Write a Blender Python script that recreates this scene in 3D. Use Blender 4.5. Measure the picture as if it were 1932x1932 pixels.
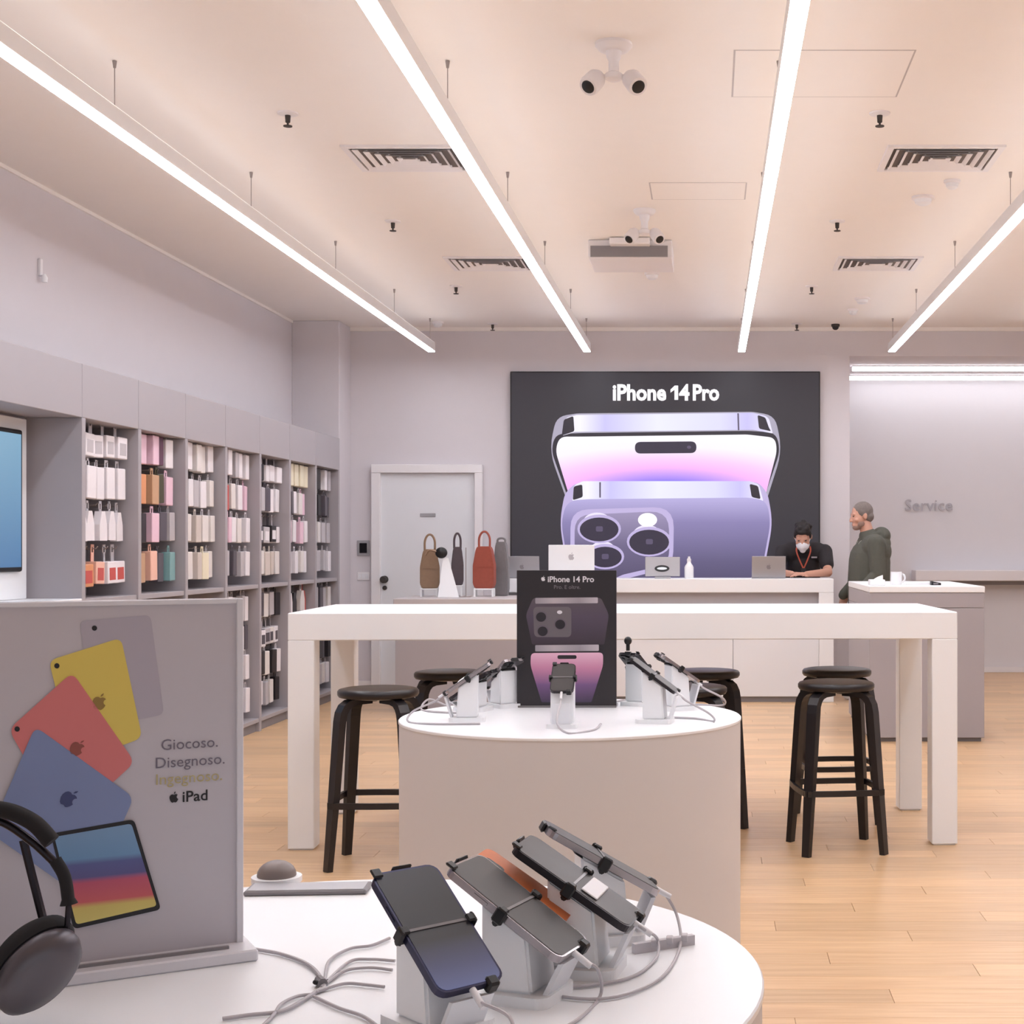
import bpy, bmesh, math, random
from mathutils import Vector, Matrix
random.seed(7)
SC = bpy.context.scene
COL = SC.collection
PI = math.pi
for o in list(bpy.data.objects):
    bpy.data.objects.remove(o, do_unlink=True)

# ------------------------------------------------------------------ camera, world, exposure
F = 2800.0                 # focal length in pixels of the 1932 frame
VX, VY = 1338.0, 1030.0    # where the level optical axis meets the frame
H = 1.38                   # eye height
cam_d = bpy.data.cameras.new('camera')
cam = bpy.data.objects.new('camera', cam_d)
COL.objects.link(cam)
cam.location = (0, 0, H)
cam.rotation_euler = (PI / 2, 0, 0)
cam_d.sensor_width = 36.0
cam_d.lens = 36.0 * F / 1932.0
cam_d.shift_x = -(VX - 966.0) / 1932.0
cam_d.shift_y = (VY - 966.0) / 1932.0
cam_d.clip_start = 0.05
cam_d.clip_end = 100
SC.camera = cam
world = bpy.data.worlds.new('world')
SC.world = world
world.use_nodes = True
world.node_tree.nodes['Background'].inputs[0].default_value = (0.93, 0.95, 1.0, 1)   # even fill added to lift surfaces facing the camera
world.node_tree.nodes['Background'].inputs[1].default_value = 0.7
SC.view_settings.view_transform = 'Standard'
SC.view_settings.look = 'None'
SC.view_settings.exposure = 0.0
SC.view_settings.gamma = 1.0
SC.view_settings.use_curve_mapping = False
STRIP = 30.5               # radiance of the hanging strip lights
STRIP_COL = (0.885, 0.92, 1.0)
RECESS_STRIP = 7.0
UPLIGHT = 2.4              # weak upward glow added on each hanging strip to brighten the ceiling

# ------------------------------------------------------------------ small helpers
def px(x, y, Y):
    """point at depth Y seen at frame position x, y"""
    return Vector(((x - VX) * Y / F, Y, H - (y - VY) * Y / F))
def wx(x, Y): return (x - VX) * Y / F
def wz(y, Y): return H - (y - VY) * Y / F
def lin(c):
    return c / 12.92 if c <= 0.04045 else ((c + 0.055) / 1.055) ** 2.4
def rgb(*c):
    if len(c) == 1: c = c[0]
    return tuple(lin(v / 255.0) for v in c)

MATS = {}
def mat(name, col, rough=0.5, metal=0.0, noise=0.0, nscale=8.0, bump=0.0, bscale=60.0, emit=0.0, emit_col=None,
        trans=0.0, spec=0.5, coat=0.0, rand=0.0, alpha=1.0):
    if name in MATS: return MATS[name]
    m = bpy.data.materials.new(name); m.use_nodes = True
    nt = m.node_tree; N = nt.nodes; L = nt.links
    b = N['Principled BSDF']
    c4 = (*col, 1)
    b.inputs['Base Color'].default_value = c4
    b.inputs['Roughness'].default_value = rough
    b.inputs['Metallic'].default_value = metal
    b.inputs['Specular IOR Level'].default_value = spec
    b.inputs['Transmission Weight'].default_value = trans
    b.inputs['Coat Weight'].default_value = coat
    b.inputs['Alpha'].default_value = alpha
    if emit:
        b.inputs['Emission Color'].default_value = (*(emit_col or col), 1)
        b.inputs['Emission Strength'].default_value = emit
    tc = N.new('ShaderNodeTexCoord')
    if noise or rand:
        tx = N.new('ShaderNodeTexNoise'); tx.inputs['Scale'].default_value = nscale; tx.inputs['Detail'].default_value = 4
        L.new(tc.outputs['Object'], tx.inputs['Vector'])
        mr = N.new('ShaderNodeMapRange')
        mr.inputs[3].default_value = 1 - noise; mr.inputs[4].default_value = 1 + noise
        L.new(tx.outputs['Fac'], mr.inputs[0])
        mx = N.new('ShaderNodeVectorMath'); mx.operation = 'SCALE'
        mx.inputs[0].default_value = col
        L.new(mr.outputs[0], mx.inputs['Scale'])
        L.new(mx.outputs[0], b.inputs['Base Color'])
    else:
        tx = N.new('ShaderNodeTexNoise'); tx.inputs['Scale'].default_value = 25
        L.new(tc.outputs['Object'], tx.inputs['Vector'])
        mr = N.new('ShaderNodeMapRange')
        mr.inputs[3].default_value = max(0.0, rough - 0.04); mr.inputs[4].default_value = min(1.0, rough + 0.04)
        L.new(tx.outputs['Fac'], mr.inputs[0]); L.new(mr.outputs[0], b.inputs['Roughness'])
    if bump:
        t2 = N.new('ShaderNodeTexNoise'); t2.inputs['Scale'].default_value = bscale
        L.new(tc.outputs['Object'], t2.inputs['Vector'])
        bp = N.new('ShaderNodeBump'); bp.inputs['Strength'].default_value = bump; bp.inputs['Distance'].default_value = 0.01
        L.new(t2.outputs['Fac'], bp.inputs['Height']); L.new(bp.outputs[0], b.inputs['Normal'])
    MATS[name] = m
    return m

def ramp_mat(name, stops, axis='Z', emit=0.0, rough=0.4, radial=None):
    """print or screen picture: colours run along an axis of the piece (or out from a centre)"""
    if name in MATS: return MATS[name]
    m = bpy.data.materials.new(name); m.use_nodes = True
    nt = m.node_tree; N = nt.nodes; L = nt.links
    b = N['Principled BSDF']; b.inputs['Roughness'].default_value = rough
    tc = N.new('ShaderNodeTexCoord')
    cr = N.new('ShaderNodeValToRGB')
    if radial:
        cx, cz, sx, sz = radial
        mp = N.new('ShaderNodeMapping')
        mp.inputs['Location'].default_value = (-cx * sx, 0, -cz * sz)
        mp.inputs['Scale'].default_value = (sx, 0, sz)
        L.new(tc.outputs['Generated'], mp.inputs['Vector'])
        ln = N.new('ShaderNodeVectorMath'); ln.operation = 'LENGTH'
        L.new(mp.outputs[0], ln.inputs[0]); L.new(ln.outputs['Value'], cr.inputs[0])
    else:
        sp = N.new('ShaderNodeSeparateXYZ'); L.new(tc.outputs['Generated'], sp.inputs[0])
        L.new(sp.outputs[axis], cr.inputs[0])
    el = cr.color_ramp.elements
    while len(el) > 1: el.remove(el[-1])
    el[0].position = stops[0][0]; el[0].color = (*stops[0][1], 1)
    for p, c in stops[1:]:
        e = el.new(p); e.color = (*c, 1)
    if emit:
        b.inputs['Base Color'].default_value = (0.01, 0.01, 0.01, 1)
        L.new(cr.outputs[0], b.inputs['Emission Color']); b.inputs['Emission Strength'].default_value = emit
    else:
        L.new(cr.outputs[0], b.inputs['Base Color'])
    MATS[name] = m
    return m

ROOTM = {}
def rootm(o):
    return ROOTM.get(o.name, Matrix.Identity(4)) if o else Matrix.Identity(4)

class MB:
    """collects shapes in world coordinates; build() links them as ONE mesh object"""
    def __init__(self): self.bm = bmesh.new()
    def _x(self, vs, M):
        if M is not None: bmesh.ops.transform(self.bm, matrix=M, verts=vs)
    def box(self, x0, x1, y0, y1, z0, z1, bev=0.0, seg=1, M=None):
        r = bmesh.ops.create_cube(self.bm, size=1.0)
        vs = r['verts']
        bmesh.ops.transform(self.bm, verts=vs, matrix=Matrix.Translation(((x0 + x1) / 2, (y0 + y1) / 2, (z0 + z1) / 2)) @
                            Matrix.Diagonal((x1 - x0, y1 - y0, z1 - z0, 1)))
        if bev:
            es = list({e for v in vs for e in v.link_edges})
            q = bmesh.ops.bevel(self.bm, geom=es, offset=bev, segments=seg, affect='EDGES', profile=0.5)
            vs = list({v for f in q['faces'] for v in f.verts} | {v for v in vs if v.is_valid})
        self._x(vs, M); return self
    def lathe(self, prof, seg=32, M=None):
        bm = self.bm; rings = []; vs = []
        for r, z in prof:
            if r < 1e-6:
                v = bm.verts.new((0, 0, z)); rings.append([v]); vs.append(v)
            else:
                rg = [bm.verts.new((r * math.cos(2 * PI * k / seg), r * math.sin(2 * PI * k / seg), z)) for k in range(seg)]
                rings.append(rg); vs += rg
        for a, b in zip(rings, rings[1:]):
            for k in range(seg):
                k2 = (k + 1) % seg
                if len(a) == 1 and len(b) == 1: continue
                if len(a) == 1: bm.faces.new((a[0], b[k2], b[k]))
                elif len(b) == 1: bm.faces.new((a[k], a[k2], b[0]))
                else: bm.faces.new((a[k], a[k2], b[k2], b[k]))
        if len(rings[0]) > 1: bm.faces.new(list(reversed(rings[0])))
        if len(rings[-1]) > 1: bm.faces.new(rings[-1])
        self._x(vs, M); return self
    def tube(self, pts, r, seg=8, closed=False, cap=True, flat=1.0, up=None):
        bm = self.bm; pts = [Vector(p) for p in pts]; n = len(pts)
        rad = r if isinstance(r, (list, tuple)) else [r] * n
        rings = []; prev = None
        for i, p in enumerate(pts):
            if closed: t = pts[(i + 1) % n] - pts[i - 1]
            else: t = pts[min(i + 1, n - 1)] - pts[max(i - 1, 0)]
            t.normalize()
            if up is not None:
                s = t.cross(Vector(up))
                if s.length < 1e-4: s = Vector((1, 0, 0))
                s.normalize()
            elif prev is None:
                a = Vector((0, 0, 1)) if abs(t.z) < 0.9 else Vector((1, 0, 0))
                s = t.cross(a).normalized()
            else:
                s = (prev - t * prev.dot(t)).normalized()
            prev = s; u = s.cross(t).normalized()
            rings.append([bm.verts.new(p + s * rad[i] * math.cos(2 * PI * k / seg) + u * rad[i] * flat * math.sin(2 * PI * k / seg)) for k in range(seg)])
        m = n if closed else n - 1
        for i in range(m):
            a, b = rings[i], rings[(i + 1) % n]
            for k in range(seg):
                bm.faces.new((a[k], a[(k + 1) % seg], b[(k + 1) % seg], b[k]))
        if cap and not closed:
            bm.faces.new(rings[0]); bm.faces.new(list(reversed(rings[-1])))
        return self
    def sweep(self, pts, w, t, side):
        """rectangular bar along pts; w across `side`, t across the other way; lists allowed"""
        bm = self.bm; pts = [Vector(p) for p in pts]; n = len(pts); side = Vector(side).normalized()
        ws = w if isinstance(w, (list, tuple)) else [w] * n
        ts = t if isinstance(t, (list, tuple)) else [t] * n
        rings = []
        for i, p in enumerate(pts):
            d = (pts[min(i + 1, n - 1)] - pts[max(i - 1, 0)]).normalized()
            u = d.cross(side).normalized()
            a, b = side * ws[i] / 2, u * ts[i] / 2
            rings.append([bm.verts.new(p + q) for q in (a + b, a - b, -a - b, -a + b)])
        for a, b in zip(rings, rings[1:]):
            for k in range(4): bm.faces.new((a[k], a[(k + 1) % 4], b[(k + 1) % 4], b[k]))
        bm.faces.new(rings[0]); bm.faces.new(list(reversed(rings[-1])))
        return self
    def prism(self, poly, t, M=None):
        """polygon in local x,y extruded from z=0 to z=t"""
        bm = self.bm
        a = [bm.verts.new((p[0], p[1], 0)) for p in poly]
        b = [bm.verts.new((p[0], p[1], t)) for p in poly]
        n = len(poly)
        bm.faces.new(b); bm.faces.new(list(reversed(a)))
        for k in range(n): bm.faces.new((a[k], a[(k + 1) % n], b[(k + 1) % n], b[k]))
        self._x(a + b, M); return self
    def ball(self, c, r, u=16, v=10, M=None):
        r = r if isinstance(r, (list, tuple)) else (r, r, r)
        q = bmesh.ops.create_uvsphere(self.bm, u_segments=u, v_segments=v, radius=1.0)
        T = Matrix.Translation(c) @ Matrix.Diagonal((*r, 1))
        if M is not None: T = M @ T
        bmesh.ops.transform(self.bm, verts=q['verts'], matrix=T)
        return self
    def mesh(self, name, m, smooth=False):
        bmesh.ops.recalc_face_normals(self.bm, faces=self.bm.faces)
        me = bpy.data.meshes.new(name)
        self.bm.to_mesh(me); self.bm.free()
        if m: me.materials.append(m)
        if smooth:
            me.polygons.foreach_set('use_smooth', [True] * len(me.polygons))
            try: me.set_sharp_from_angle(angle=math.radians(40))
            except Exception: pass
        return me
    def build(self, name, m, parent=None, smooth=False, local=False):
        me = self.mesh(name, m, smooth)
        if parent is not None and not local: me.transform(rootm(parent).inverted())
        o = bpy.data.objects.new(name, me); COL.objects.link(o)
        if parent is not None:
            o.parent = parent; ROOTM[o.name] = rootm(parent)
        return o

def rrect(w, h, r, n=4):
    out = []
    for cx, cy, a0 in ((w / 2 - r, h / 2 - r, 0), (-w / 2 + r, h / 2 - r, 90), (-w / 2 + r, -h / 2 + r, 180), (w / 2 - r, -h / 2 + r, 270)):
        for k in range(n + 1):
            a = math.radians(a0 + 90 * k / n)
            out.append((cx + r * math.cos(a), cy + r * math.sin(a)))
    return out
def ellipse(cx, cy, rx, ry, n=28):
    return [(cx + rx * math.cos(2 * PI * k / n), cy + ry * math.sin(2 * PI * k / n)) for k in range(n)]
def axes(c, x, y, z):
    return Matrix(((x[0], y[0], z[0], c[0]), (x[1], y[1], z[1], c[1]), (x[2], y[2], z[2], c[2]), (0, 0, 0, 1)))
def bez(pts, n=10):
    """smooth line (Catmull-Rom) through pts"""
    P = [Vector(p) for p in pts]; P = [P[0] * 2 - P[1]] + P + [P[-1] * 2 - P[-2]]
    out = []
    for i in range(1, len(P) - 2):
        for k in range(n):
            t = k / n
            out.append(0.5 * ((2 * P[i]) + (P[i + 1] - P[i - 1]) * t + (2 * P[i - 1] - 5 * P[i] + 4 * P[i + 1] - P[i + 2]) * t * t +
                              (3 * P[i] - P[i - 1] - 3 * P[i + 1] + P[i + 2]) * t ** 3))
    out.append(P[-2]); return out

def thing(name, label, cat, loc=(0, 0, 0), rz=0.0, group=None):
    o = bpy.data.objects.new(name, None); COL.objects.link(o)
    o.empty_display_size = 0.1
    o.location = loc; o.rotation_euler = (0, 0, rz)
    ROOTM[o.name] = Matrix.Translation(loc) @ Matrix.Rotation(rz, 4, 'Z')
    return tag(o, label, cat, group)
def tag(o, label=None, cat=None, group=None, kind=None):
    if label: o['label'] = label
    if cat: o['category'] = cat
    if group: o['group'] = group
    if kind: o['kind'] = kind
    return o
def struct(o): o['kind'] = 'structure'; return o
def copy_tree(o, parent=None):
    c = o.copy(); COL.objects.link(c)
    if parent is not None: c.parent = parent
    for ch in list(o.children): copy_tree(ch, c)
    return c
def place_copy(src, loc, rz, label):
    c = copy_tree(src); c.location = loc; c.rotation_euler = (0, 0, rz); c['label'] = label
    return c
def text_mesh(name, s, size, m, M, extrude=0.0, bold=0.0, align='CENTER', space=1.0, parent=None):
    cu = bpy.data.curves.new(name, 'FONT'); cu.body = s; cu.size = size; cu.extrude = extrude; cu.offset = bold
    cu.align_x = align; cu.space_character = space; cu.resolution_u = 3
    t = bpy.data.objects.new(name + '_tmp', cu); COL.objects.link(t)
    dg = bpy.context.evaluated_depsgraph_get(); dg.update()
    me = bpy.data.meshes.new_from_object(t.evaluated_get(dg))
    bpy.data.objects.remove(t, do_unlink=True); bpy.data.curves.remove(cu)
    me.materials.clear(); me.materials.append(m); me.name = name
    me.transform(rootm(parent).inverted() @ M)
    o = bpy.data.objects.new(name, me); COL.objects.link(o)
    if parent is not None: o.parent = parent; ROOTM[o.name] = rootm(parent)
    return o

APPLE = [(0, .30), (.14, .36), (.28, .34), (.38, .27), (.28, .18), (.25, .05), (.30, -.06), (.42, -.14), (.36, -.30), (.26, -.44),
         (.16, -.50), (.06, -.47), (0, -.45), (-.06, -.47), (-.16, -.50), (-.28, -.42), (-.40, -.20), (-.44, .02), (-.40, .20), (-.30, .32), (-.14, .36)]
LEAF = [(0, .40), (.06, .41), (.14, .50), (.16, .63), (.14, .64), (.03, .54)]
def add_apple(mb, s, M, t=0.0004):
    mb.prism([(x * s, y * s) for x, y in APPLE], t, M)
    mb.prism([(x * s, y * s) for x, y in LEAF], t, M)

# ------------------------------------------------------------------ materials
M_wall = mat('wall_paint', rgb(216, 210, 214), 0.85, noise=0.015, bump=0.03)
M_ceil = mat('ceiling_paint', rgb(244, 238, 234), 0.9, noise=0.01, bump=0.02)
M_trim = mat('white_trim', rgb(236, 232, 234), 0.6)
M_white = mat('white_laminate', rgb(243, 243, 245), 0.35)
M_whites = mat('white_satin', rgb(232, 232, 236), 0.45)
M_drum = mat('drum_white', rgb(214, 211, 212), 0.5)
M_grey = mat('grey_laminate', rgb(166, 160, 164), 0.5, noise=0.01)
M_greyd = mat('grey_back', rgb(136, 131, 134), 0.6)
M_desk = mat('warm_grey_laminate', rgb(190, 182, 182), 0.5)
M_black = mat('black_stain', rgb(26, 21, 24), 0.35, noise=0.2, nscale=30)
M_bplastic = mat('black_plastic', rgb(18, 17, 20), 0.4)
M_glass = mat('dark_glass', rgb(14, 13, 18), 0.08, coat=0.3)
M_alu = mat('aluminium', rgb(170, 168, 172), 0.4, metal=0.4)
M_wire = mat('steel_wire', rgb(158, 148, 146), 0.5, metal=0.2)
M_dark = mat('dark_void', rgb(66, 60, 58), 0.8)
M_cable = mat('cable_grey', rgb(186, 180, 184), 0.5)
M_cablew = mat('cable_white', rgb(235, 233, 236), 0.45)
M_strip = mat('strip_diffuser', rgb(250, 248, 248), 0.5, emit=STRIP, emit_col=STRIP_COL)
M_up = mat('added_uplight_glow', rgb(250, 248, 248), 0.5, emit=UPLIGHT, emit_col=(1, .96, .93))  # added glow, not a known part of the fixture
M_rstrip = mat('recess_diffuser', rgb(250, 248, 248), 0.5, emit=RECESS_STRIP, emit_col=(.95, .95, 1.0))

def wood_floor():
    m = bpy.data.materials.new('oak_floor'); m.use_nodes = True
    nt = m.node_tree; N = nt.nodes; L = nt.links; b = N['Principled BSDF']
    tc = N.new('ShaderNodeTexCoord'); mp = N.new('ShaderNodeMapping')
    oi = N.new('ShaderNodeObjectInfo')
    geo = N.new('ShaderNodeNewGeometry')
    mp.inputs['Scale'].default_value = (1.2, 22, 1)
    ad = N.new('ShaderNodeVectorMath'); ad.operation = 'ADD'
    cb = N.new('ShaderNodeCombineXYZ'); mu = N.new('ShaderNodeMath'); mu.operation = 'MULTIPLY'; mu.inputs[1].default_value = 37.0
    L.new(oi.outputs['Random'], mu.inputs[0]); L.new(mu.outputs[0], cb.inputs[0]); L.new(mu.outputs[0], cb.inputs[1])
    L.new(geo.outputs['Position'], ad.inputs[0]); L.new(cb.outputs[0], ad.inputs[1])
    L.new(ad.outputs[0], mp.inputs['Vector'])
    n = N.new('ShaderNodeTexNoise'); n.inputs['Scale'].default_value = 2.0; n.inputs['Detail'].default_value = 6; n.inputs['Roughness'].default_value = 0.6
    L.new(mp.outputs[0], n.inputs['Vector'])
    cr = N.new('ShaderNodeValToRGB'); e = cr.color_ramp.elements
    e[0].position = 0.3; e[0].color = (*rgb(206, 164, 121), 1); e[1].position = 0.7; e[1].color = (*rgb(228, 192, 150), 1)
    L.new(n.outputs['Fac'], cr.inputs[0])
    mr = N.new('ShaderNodeMapRange'); mr.inputs[3].default_value = 0.88; mr.inputs[4].default_value = 1.08
    L.new(oi.outputs['Random'], mr.inputs[0])
    sc = N.new('ShaderNodeVectorMath'); sc.operation = 'SCALE'
    L.new(cr.outputs[0], sc.inputs[0]); L.new(mr.outputs[0], sc.inputs['Scale'])
    L.new(sc.outputs[0], b.inputs['Base Color'])
    b.inputs['Roughness'].default_value = 0.34
    b.inputs['Specular IOR Level'].default_value = 0.45
    bp = N.new('ShaderNodeBump'); bp.inputs['Strength'].default_value = 0.05; bp.inputs['Distance'].default_value = 0.004
    L.new(n.outputs['Fac'], bp.inputs['Height']); L.new(bp.outputs[0], b.inputs['Normal'])
    return m
M_floor = wood_floor()
M_sub = mat('floor_joint', rgb(150, 112, 78), 0.7)

# ------------------------------------------------------------------ room shell
CEIL = 3.486
YB = 14.31            # main back wall
YR = 16.2             # back of the service recess
XL, XR, YF = -3.9, 5.2, -3.5
XREC = wx(1603, YB)
ZREC = wz(672, YB)
floor = struct(MB().box(XL - .2, XR + .2, YF - .2, YR + .3, -0.2, -0.012).build('floor', M_sub))
PW, PLN = 0.14, 1.25
cells = []
j = 0; y = YF
while y < YR:
    off = (j * 0.47) % PLN
    x = XL - off
    while x < XR:
        x0, x1 = max(x, XL), min(x + PLN, XR)
        y1 = min(y + PW, YR)
        if x1 - x0 > 0.02: cells.append((x0, x1, y, y1))
        x += PLN
    y += PW; j += 1
def plank_shows(c):
    xm, ym = (c[0] + c[1]) / 2, (c[2] + c[3]) / 2
    if ym < 4.3: return 0
    u, v = VX + F * xm / ym, VY + F * H / ym
    if not (380 < u < 2150): return 0
    if v > 1960: return 0
    return 1.0 / ym ** 2 * (1.0 if u > 1390 or u < 760 else 0.4)
cells.sort(key=plank_shows, reverse=True)
g = 0.0008
ref = {}
for i, (x0, x1, y0, y1) in enumerate(cells[:300]):
    key = (round(x1 - x0, 3), round(y1 - y0, 3))
    if key not in ref:
        w, d = key
        ref[key] = MB().box(-w / 2 + g, w / 2 - g, -d / 2 + g, d / 2 - g, -0.012, 0.0, bev=0.0006).mesh('plank', M_floor)
    o = bpy.data.objects.new('plank', ref[key]); COL.objects.link(o)
    o.location = ((x0 + x1) / 2, (y0 + y1) / 2, 0); o.parent = floor
mb = MB()
for x0, x1, y0, y1 in cells[300:]:
    mb.box(x0 + g, x1 - g, y0 + g, y1 - g, -0.012, 0.0)
pk = mb.build('planks', M_floor, floor); pk['kind'] = 'stuff'

ceiling = struct(MB().box(XL - .2, XR + .2, YF - .2, YB + .0, CEIL, CEIL + .2).build('ceiling', M_ceil))
struct(MB().box(XL - .2, XL, YF, YB, -0.012, CEIL).build('wall_left', M_wall))
struct(MB().box(XR, XR + .2, YF, YR + .2, -0.012, CEIL).build('wall_right', M_wall))
struct(MB().box(XL - .2, XR + .2, YF - .2, YF, CEIL - .35, CEIL).build('wall_front', M_wall))   # header only; front left open to let the added world fill in
mb = MB().box(XL - .2, XREC, YB, YR + .2, -0.012, CEIL + .2)
mb.box(XREC, XR, YB, YR + .2, ZREC, CEIL + .2)
struct(mb.build('wall_back', M_wall))
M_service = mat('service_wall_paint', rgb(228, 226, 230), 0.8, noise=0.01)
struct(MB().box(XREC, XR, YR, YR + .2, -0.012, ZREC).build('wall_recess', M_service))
XP, YP = -3.458, 13.87
struct(MB().box(XL, XP, YP, YB, 0, CEIL, bev=0.004).build('wall_corner', M_wall))
struct(MB().box(XP, XREC, YB - .02, YB, CEIL - .035, CEIL).box(XREC, XR, YB - .02, YB, CEIL - .035, CEIL).build('trim_1', M_ceil))
struct(MB().box(XL, XL + .012, YF, YP, CEIL - .022, CEIL).build('trim_2', M_ceil))
struct(MB().box(XP, XREC, YB - .012, YB, 0, .08, bev=.003).build('baseboard_back', M_trim))
struct(MB().box(XREC, XR, YR - .012, YR, 0, .06, bev=.003).build('baseboard_recess', M_trim))
# white ledge on the recess wall, above a dark grey strip drawn as its shadow line
ledge = thing('wall_ledge', 'white wall-mounted ledge running under the Service lettering', 'shelf', (3.6, YR - .15, wz(1098, 15.9)))
MB().box(wx(1727, 15.9), XR - .02, YR - .32, YR, wz(1096, 15.9), wz(1076, 15.9), bev=.006).build('ledge_board', M_trim, ledge)
MB().box(wx(1760, 15.9), XR - .02, YR - .20, YR, wz(1104, 15.9), wz(1096, 15.9)).build('shadow_strip', M_greyd, ledge)

# door
D0, D1 = wx(703, YB), wx(912, YB)
I0, I1 = wx(720, YB), wx(897, YB)
ZO, ZI = wz(877, YB), wz(893, YB)
door = thing('door_1', None, None, ((D0 + D1) / 2, YB, 0)); door['kind'] = 'structure'
mb = MB().box(D0, I0, YB - .07, YB, 0, ZI, bev=.004).box(I1, D1, YB - .07, YB, 0, ZI, bev=.004).box(D0, D1, YB - .07, YB, ZI + .001, ZO, bev=.004)
mb.build('door_frame', M_trim, door)
MB().box(I0, I1, YB - .02, YB, 0.01, ZI).build('door_leaf', M_whites, door)
p = px(808, 972, YB)
MB().box(p.x - .075, p.x + .075, YB - .026, YB - .02, p.z - .018, p.z + .018, bev=.003).build('sign_plate', M_alu, door)
p = px(727, 1093, YB)
RX = Matrix.Rotation(PI / 2, 4, 'X')
hd = MB().lathe([(0, 0), (.035, 0), (.035, .012), (.024, .016), (.018, .05), (.030, .058), (.034, .075), (.026, .092), (0, .094)], 20, Matrix.Translation((p.x, YB - .02, p.z)) @ RX)
hd.build('door_handle', M_dark, door, smooth=True)
MB().lathe([(0, 0), (.022, 0), (.022, .012), (.018, .016), (0, .016)], 16, Matrix.Translation((p.x, YB - .02, wz(1109, YB))) @ RX).build('door_lock', M_dark, door, smooth=True)

# intercom and light switch left of the door
p = px(686, 1034, YB)
t = thing('wall_intercom', 'black square intercom in a grey frame left of the white door', 'intercom', (p.x, YB, p.z))
MB().box(p.x - .06, p.x + .06, YB - .015, YB, p.z - .075, p.z + .075, bev=.004).build('mount_frame', M_alu, t)
MB().box(p.x - .036, p.x + .036, YB - .024, YB - .015, p.z - .048, p.z + .048, bev=.003).build('screen', M_glass, t)
p = px(686, 1087, YB)
t = thing('light_switch', 'white light switch plate on the wall below the black intercom', 'switch', (p.x, YB, p.z))
MB().box(p.x - .06, p.x + .06, YB - .010, YB, p.z - .04, p.z + .04, bev=.004).build('plate', M_trim, t)
for k in (-1, 0, 1):
    MB().box(p.x + k * .034 - .014, p.x + k * .034 + .014, YB - .014, YB - .010, p.z - .024, p.z + .024, bev=.002).build('rocker', M_whites, t)

# ------------------------------------------------------------------ hanging strip lights
ZS = H + 1.82
WY = [2.6, 4.52, 6.44, 8.36, 10.25, 12.16, 13.72]
strips = [(-2.58, 'long suspended white strip light closest to the grey left wall shelves'),
          (-1.135, 'suspended strip light over the long bar table, ending left of the phone screen text'),
          (0.302, 'suspended strip light ending above the right part of the big phone screen'),
          (1.697, 'suspended strip light ending just left of the Service recess strips'),
          (3.12, 'suspended strip light farthest from the shelves, beyond the recess')]
for sx, lab in strips:
    t = thing('strip_light', lab, 'ceiling light', (sx, 7.7, CEIL), 0, 'suspended strip lights')
    MB().box(sx - .033, sx + .033, 1.6, 13.8, ZS - .012, ZS + .07, bev=.004).build('housing', M_white, t)
    MB().box(sx - .032, sx + .032, 1.61, 13.79, ZS - .018, ZS - .012, bev=.002).build('diffuser', M_strip, t)
    MB().box(sx - .026, sx + .026, 1.61, 13.79, ZS + .070, ZS + .073).build('added_uplight', M_up, t)  # added glowing face, lights the ceiling along the strip
    for y in WY:
        w = MB().tube([(sx, y, ZS + .07), (sx, y, CEIL - .032)], .0022, 6).build('suspension_wire', M_wire, t)
        MB().lathe([(0, 0), (.006, 0), (.010, .03), (0, .03)], 10, Matrix.Translation((sx, y, CEIL - .032))).build('wire_anchor', M_wire, w)

# ceiling strips inside the recess
for k, (yy, xx, nm) in enumerate(((15.07, 1608, 'front horizontal strip light under the service recess soffit'),
                                  (15.9, 1600, 'rear horizontal strip light washing the service recess wall'))):
    x0 = wx(xx, yy)
    t = thing('recess_strip', nm, 'ceiling light', ((x0 + XR) / 2, yy, ZREC), 0, 'recess strip lights')
    MB().box(x0, XR - .03, yy - .035, yy + .035, ZREC - .014, ZREC).build('housing', M_white, t)
    MB().box(x0, XR - .03, yy - .033, yy + .033, ZREC - .052, ZREC - .014, bev=.006).build('diffuser', M_rstrip, t)

# sprinklers
def sprinkler(x, y, lab):
    t = thing('sprinkler_head', lab, 'sprinkler', (x, y, CEIL), 0, 'ceiling sprinklers')
    T = Matrix.Translation((x, y, CEIL))
    MB().lathe([(0, 0), (.052, 0), (.050, -.006), (.02, -.012), (0, -.012)], 20, T).build('escutcheon', M_trim, t, smooth=True)
    MB().lathe([(0, -.01), (.014, -.012), (.012, -.045), (.005, -.05), (.005, -.06), (.022, -.062), (.022, -.066), (0, -.066)], 12, T).build('nozzle', M_dark, t, smooth=True)
rows = [(7.22, 'nearest'), (9.62, 'second'), (12.02, 'third'), (14.05, 'farthest')]
for yy, nm in rows:
    sprinkler(-2.05, yy, f'{nm} small sprinkler between the two left-hand strip lights')
    sprinkler(0.83, yy, f'{nm} small sprinkler between the two right-hand strip lights')

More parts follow.
